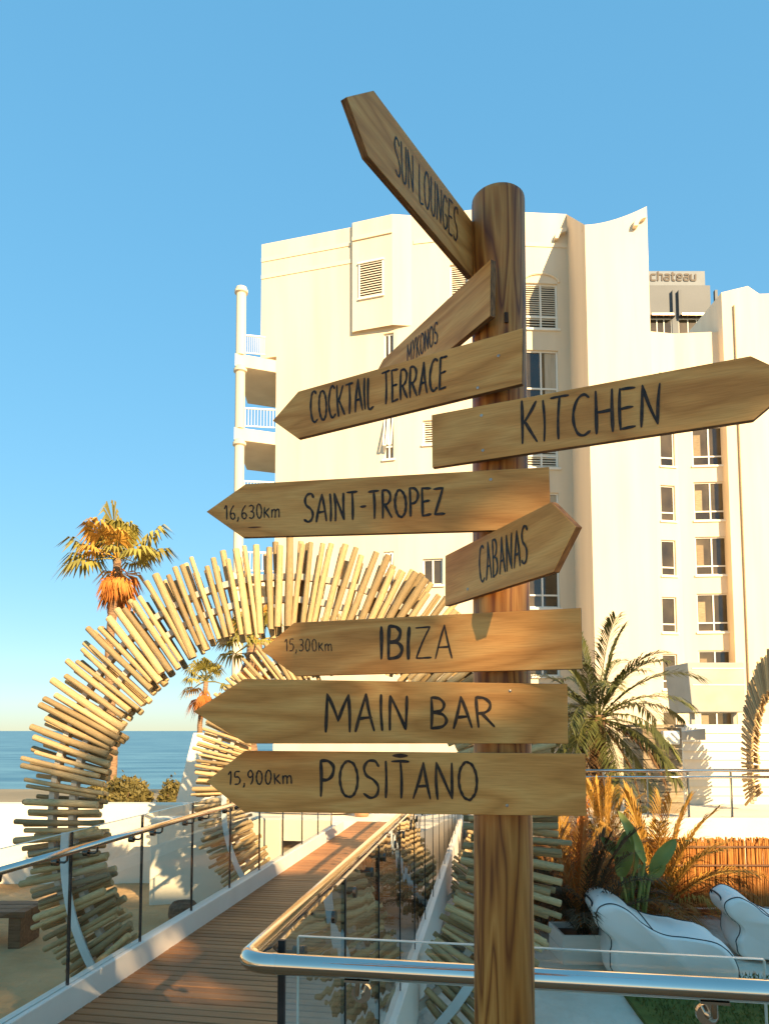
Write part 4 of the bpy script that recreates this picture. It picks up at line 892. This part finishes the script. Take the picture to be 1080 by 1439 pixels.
# ================================================================== PLANTS
def frond(parent, base, az, el, length, mat, r_, droop=1.0, n=30, leaf=.34, wid=.022, name='frond', ang=50, hang=.25):
    """feather leaf: arching midrib with leaflets either side"""
    b = MB(); p_ = Vector(base); d = Vector((math.cos(az) * math.cos(el), math.sin(az) * math.cos(el), math.sin(el))); pts = [p_.copy()]; N = 14; st = length / N
    for i in range(N):
        d = (d + Vector((0, 0, -droop * .085 * (.4 + i / N * 1.5)))).normalized(); p_ = p_ + d * st; pts.append(p_.copy())
    b.tube(pts, [max(.0035, .016 * length / 2 * (1 - .9 * i / N)) for i in range(N + 1)], 5)
    side = Vector((-math.sin(az), math.cos(az), 0))
    for k in range(n):
        t = .12 + .87 * k / n; f_ = t * N; i = min(int(f_), N - 1); q = pts[i].lerp(pts[i + 1], f_ - i); tg = (pts[i + 1] - pts[i]).normalized()
        pr = math.sin(math.pi * min(1, (t - .05) * 1.02)) ** .5
        ll = leaf * length / 2 * (.35 + .75 * pr) * r_.uniform(.85, 1.12)
        for sg in (-1, 1):
            a_ = R(ang * r_.uniform(.85, 1.15)) * (1.1 - .5 * t); upv = side.cross(tg) * sg
            dr = (tg * math.cos(a_) + side * sg * math.sin(a_) + Z * r_.uniform(-.1, .22)).normalized()
            wv = dr.cross(Z).normalized() * (wid * length / 2); m_ = q + dr * ll * .55; e = q + dr * ll + Vector((0, 0, -hang * ll))
            b.add([q - wv * .4, q + wv * .4, m_ + wv, m_ - wv, e], [(0, 1, 2, 3), (3, 2, 4)])
    return b.build(name, mat, parent)
def feather_palm(loc, crown_z, n, length, mats, label, seed, trunk_r=.14, droop=1.0, els=(-10, 80), leaf=.34, nl=30, cat='palm', wid=.022, flare=True, ang=50):
    r_ = random.Random(seed); x, y, z = loc; root = empty('palm_tree' if cat == 'palm' else 'palm_shrub', loc, label, cat)
    if trunk_r:
        pts = [(x + .03 * math.sin(k), y, z + (crown_z - z) * k / 9) for k in range(10)]
        tr = MB().tube(pts, [trunk_r * (1.0 + (.12 if k % 2 else 0)) for k in range(10)], 12).build('trunk', 'trunk', root, smooth=True)
    for k in range(n):
        az = k * 2.39996 + r_.uniform(-.25, .25); t = (k + .5) / n; el = R(els[1] + (els[0] - els[1]) * t + r_.uniform(-8, 8)); m_ = mats[min(len(mats) - 1, int(t * len(mats)))] if r_.random() > .2 else r_.choice(mats)
        frond(root, (x + math.cos(az) * .04, y + math.sin(az) * .04, crown_z - .12 * t), az, el, length * r_.uniform(.78, 1.08), m_, r_, droop, nl, leaf, wid, ang=ang)
    return root
# feather palm in front of the hotel
c = at(838, 1005, 11.6); feather_palm((c.x, c.y, .18), c.z, 52, 1.55, ['palm_green', 'palm_green', 'palm_green', 'palm_brown'], 'bushy green feather palm right of the post, before the cream building', 21, .10, 1.0, (-62, 80), .46, 62, wid=.014)
# dry palms in the right yard
c = at(818, 1300, yb0 + .25); feather_palm((c.x, c.y, c.z - .04), c.z + .02, 30, 1.05, ['palm_dry', 'palm_brown', 'palm_brown'], 'dry orange palm growing in the short white planter box', 22, 0, .9, (48, 88), .52, 50, 'shrub', .011)
for i, (px, py, Y, n_, ln_, mt, lb_) in enumerate([(795, 1275, 8.6, 22, 1.15, ['palm_gold', 'palm_brown', 'palm_dry'], 'dry golden palm clump against the reed fence left of the paddle plant'),
        (925, 1270, 8.9, 22, 1.3, ['palm_gold', 'palm_gold', 'palm_dry'], 'tall golden palm clump behind the beanbag, fronds above the parapet'),
        (760, 1290, 8.2, 14, .95, ['palm_brown', 'palm_dry'], 'dark dry palm clump just right of the post'),
        (850, 1190, 9.9, 18, 1.0, ['palm_gold', 'palm_green', 'palm_dry'], 'yellowing palm clump behind the fence below the far glass rail')]):
    c = at(px, py, Y); feather_palm((c.x, c.y, GROUND), c.z, int(n_ * 1.7), ln_, mt, lb_, 30 + i, .05, .8, (15, 88), .55, 54, 'shrub', .010, ang=40)
# paddle-leaved plant
c = at(895, 1290, 7.35); bp = empty('paddle_plant', (c.x, c.y, GROUND), 'bird of paradise plant with broad green paddle leaves behind the beanbag', 'plant')
def paddle(tip_px, tip_py, base_px, base_py, wd, twist, k):
    Yp = 7.2 + .03 * k; a = at(base_px, base_py, Yp); e = at(tip_px, tip_py, Yp - .08); root_ = Vector((c.x + (k - 3) * .02, c.y, GROUND + .02))
    e = a + (e - a) * 1.55
    b = MB(); mid = root_.lerp(a, .6) + Vector((0, 0, .05)); b.tube(catmull([root_, mid, a], 5), [.016] * 10 + [.010], 6); b.build('stalk', 'banana', bp, smooth=True)
    ax_ = (e - a); l_ = ax_.length; ax_.normalize(); sd_ = ax_.cross(Vector((math.sin(twist), -math.cos(twist), 0))).normalized(); nn = sd_.cross(ax_); q = MB(); n = 12
    for i in range(n + 1):
        t = i / n; w2 = wd * (math.sin(math.pi * min(1, t * .93 + .05)) ** .6) * (1 if i < n else .05); o_ = a + ax_ * l_ * t - nn * .05 * t * t
        q.v += [o_ - sd_ * w2 + nn * w2 * .45, o_ - sd_ * w2 * .5 + nn * w2 * .15, o_, o_ + sd_ * w2 * .5 + nn * w2 * .15, o_ + sd_ * w2 + nn * w2 * .45]
    for i in range(n):
        for j in range(4): q.f.append((i * 5 + j, i * 5 + j + 1, i * 5 + 6 + j, i * 5 + 5 + j))
    q.build('leaf', 'banana', bp, smooth=True)
for k, (tx, ty, bx_, by_, wd, tw) in enumerate([(884, 1166, 905, 1212, .055, .3), (878, 1190, 872, 1232, .085, -.4), (893, 1200, 886, 1234, .07, .9), (856, 1188, 870, 1205, .05, .2), (936, 1196, 914, 1225, .07, -.5), (925, 1225, 905, 1235, .06, .5), (822, 1215, 806, 1240, .05, .1), (905, 1250, 897, 1215, .06, .3), (880, 1255, 893, 1225, .055, -.3)]):
    paddle(tx, ty, bx_, by_, wd, tw, k)
# fan palms behind the rings
def fan_palm(loc, crown_z, n, size, trunk_r, label, seed, dead=14):
    r_ = random.Random(seed); x, y, z = loc; root = empty('fan_palm', loc, label, 'palm')
    pts = [(x + .1 * math.sin(k * .7), y, z + (crown_z - z) * k / 11) for k in range(12)]
    MB().tube(pts, [trunk_r * (1.15 - .25 * k / 11) for k in range(12)], 12).build('trunk', 'trunk', root, smooth=True)
    top = Vector((pts[-1][0], y, crown_z))
    for k in range(n + dead):
        dd = k >= n; az = k * 2.39996 + r_.uniform(-.3, .3); t = (k + .5) / n
        el = R(88 - 100 * t + r_.uniform(-18, 18)) if not dd else R(r_.uniform(-85, -30)); L_ = size * (r_.uniform(.7, 1.2) if not dd else r_.uniform(.5, .95))
        d = Vector((math.cos(az) * math.cos(el), math.sin(az) * math.cos(el), math.sin(el))); st = top + Vector((0, 0, 0 if not dd else -.25))
        b = MB(); hub = st + d * L_ * (.56 if not dd else .34) + Vector((0, 0, -.06 * L_)); b.tube([st, st + d * L_ * .25 + Vector((0, 0, .02)), hub], [.03, .022, .014], 5)
        sd_ = d.cross(Z).normalized(); up_ = sd_.cross(d); m_ = 22; R_ = L_ * .52
        for i in range(m_):
            a = R(-125 + 250 * (i + .5) / m_) * (.55 if dd else 1); dr = (d * math.cos(a) + sd_ * math.sin(a) + up_ * r_.uniform(-.08, .16)).normalized(); wv = dr.cross(up_).normalized() * R_ * .062
            ll = R_ * r_.uniform(.85, 1.1) * (1 - .25 * abs(a) / 2.2); m1 = hub + dr * ll * .6; e = hub + dr * ll + Vector((0, 0, -.5 * ll))
            b.add([hub, m1 + wv, m1 - wv, e], [(0, 1, 2), (2, 1, 3)])
        b.build('frond' if not dd else 'dead_frond', ('fan_green' if r_.random() < .85 else 'palm_gold') if not dd else 'palm_dry', root)
    return root
c = at(166, 785, 24); fan_palm((at(153, 1120, 24).x, 24, -.9), c.z, 26, 1.95, .14, 'tall fan palm with hanging dead fronds, behind the left of the big ring', 41, 13)
c = at(352, 905, 17); fan_palm((c.x, 17, -.6), c.z, 16, 1.15, .19, 'shorter fan palm partly hidden behind both rings', 42, 6)
c = at(268, 950, 26); fan_palm((at(285, 1000, 26).x, 26, -.9), c.z - .2, 10, 1.2, .09, 'small pale fan palm seen through the big ring', 43, 8)
def shrub(loc, rx, rz, n, label, seed, mat='bush', lsz=.07):
    r_ = random.Random(seed); root = empty('shrub', loc, label, 'shrub'); x, y, z = loc; b = MB()
    for k in range(n):
        a = r_.uniform(0, 6.28); e = math.asin(r_.uniform(-.1, 1)); rr = r_.uniform(.45, 1) ** .5 * (1 + .3 * noise.noise(Vector((math.cos(a) * 2, math.sin(a) * 2, e * 3 + seed))))
        p_ = Vector((x + rx * rr * math.cos(a) * math.cos(e), y + rx * rr * math.sin(a) * math.cos(e), z + .1 + rz * rr * max(0, math.sin(e))))
        u = Vector((r_.gauss(0, 1), r_.gauss(0, 1), r_.gauss(0, 1))).normalized(); v = u.cross(Vector((r_.gauss(0, 1), r_.gauss(0, 1), r_.gauss(0, 1)))).normalized(); s_ = lsz * r_.uniform(.6, 1.3)
        b.add([p_ - u * s_, p_ + v * s_ * .45, p_ + u * s_, p_ - v * s_ * .45], [(0, 1, 2, 3)])
    b.build('foliage', mat, root)
    q = MB()
    for k in range(7):
        a = k * .9; q.tube([(x, y, z), (x + rx * .3 * math.cos(a), y + rx * .3 * math.sin(a), z + rz * .4), (x + rx * .7 * math.cos(a), y + rx * .7 * math.sin(a), z + rz * .75)], [.03, .02, .008], 5)
    q.build('stem', 'trunk', root)
for i, (px, py, Y, rx, lb_) in enumerate([(172, 1098, 19, .62, 'olive brown coastal bush above the white wall, beside the palm trunk'), (190, 1100, 20, .55, 'rounded olive bush right of the palm trunk above the wall'), (243, 1102, 19, .38, 'small olive bush beside the second ring above the wall'), (140, 1106, 20, .4, 'low bush just behind the big ring above the wall')]):
    c = at(px, py, Y); shrub((c.x, Y, -.65), rx, c.z + .65, 2600, lb_, 50 + i)

# ================================================================== BEHIND THE VIEWPOINT: what throws the shade
YBK = -12.; edge = 1.85 + math.tan(R(SUN_EL)) / math.cos(R(SUN_AZ)) * (5.3 - YBK)
nb_ = empty('rear_building', (0, YBK - 4, GROUND), 'pale building behind the viewpoint that shades the deck, outside the picture', 'building')
tx = POSTX + (1.5 - YBK) * math.tan(R(SUN_AZ)); zrise = (1.5 - YBK) * math.tan(R(SUN_EL)) / math.cos(R(SUN_AZ))
gx0, gx1 = tx - .95, tx + 1.05; gz0, gz1 = 1.72 + zrise, 2.68 + zrise  # wall opening shaped to let dappled sun through to the signs
bx0, bx1 = 4.2, 20.  # unseen building's width trimmed so sun reaches the ground beside it
MB().box((bx0, YBK - 7, GROUND), (bx1, YBK, gz0 - .3)).build('wall', 'white_wall', nb_)
MB().box((bx0, YBK - .3, gz0 - .299), (gx0, YBK, edge)).build('shade_screen', 'white_wall', nb_); MB().box((gx1, YBK - .3, gz0 - .299), (bx1, YBK, edge)).build('shade_screen', 'white_wall', nb_)
MB().box((gx0 + .001, YBK - .3, gz0 - .299), (gx1 - .001, YBK, gz0)).build('shade_screen', 'white_wall', nb_)
tag(MB().add([(-30, -30, GROUND + .02), (30, -30, GROUND + .02), (30, -1.9, GROUND + .02), (-30, -1.9, GROUND + .02)], [(0, 1, 2, 3)]).build('bounce_pavement', 'bounce_ground'), kind='structure')  # unseen sunlit ground, added to bounce warm light onto the boards
tr = empty('dapple_tree', ((gx0 + gx1) / 2, YBK - 1.2, gz0), 'unseen tree behind the viewpoint, added to dapple the sunlight on the signs', 'tree')  # added out of view; leaf gaps shaped to dapple the boards
b = MB(); r_ = random.Random(77)
for k in range(330):
    y = YBK - 1.2 + r_.uniform(-.7, .7); x = r_.uniform(gx0 - .1, gx1 + .1) + .7; z = r_.uniform(gz0 + .1, edge - .5) + .6
    dens = noise.noise(Vector((x * 1.9, z * 1.9, 4)))
    if z < gz1 + .5 and dens > .0: continue
    for j in range(3):
        p_ = Vector((x + r_.gauss(0, .10), y, z + r_.gauss(0, .10))); u = Vector((r_.gauss(0, 1), r_.gauss(0, .4), r_.gauss(0, 1))).normalized(); v = u.cross(Vector((.2, 1, .3))).normalized(); s_ = r_.uniform(.09, .2)
        b.add([p_ - u * s_, p_ + v * s_ * .5, p_ + u * s_, p_ - v * s_ * .5], [(0, 1, 2, 3)])
b.build('crown', 'treeleaf', tr)
MB().tube([((gx0 + gx1) / 2, YBK - 1.2, gz0), ((gx0 + gx1) / 2 + .1, YBK - 1.2, gz0 + .8), ((gx0 + gx1) / 2, YBK - 1.2, gz0 + 1.4)], [.06, .05, .02], 8).build('trunk', 'trunk', tr)
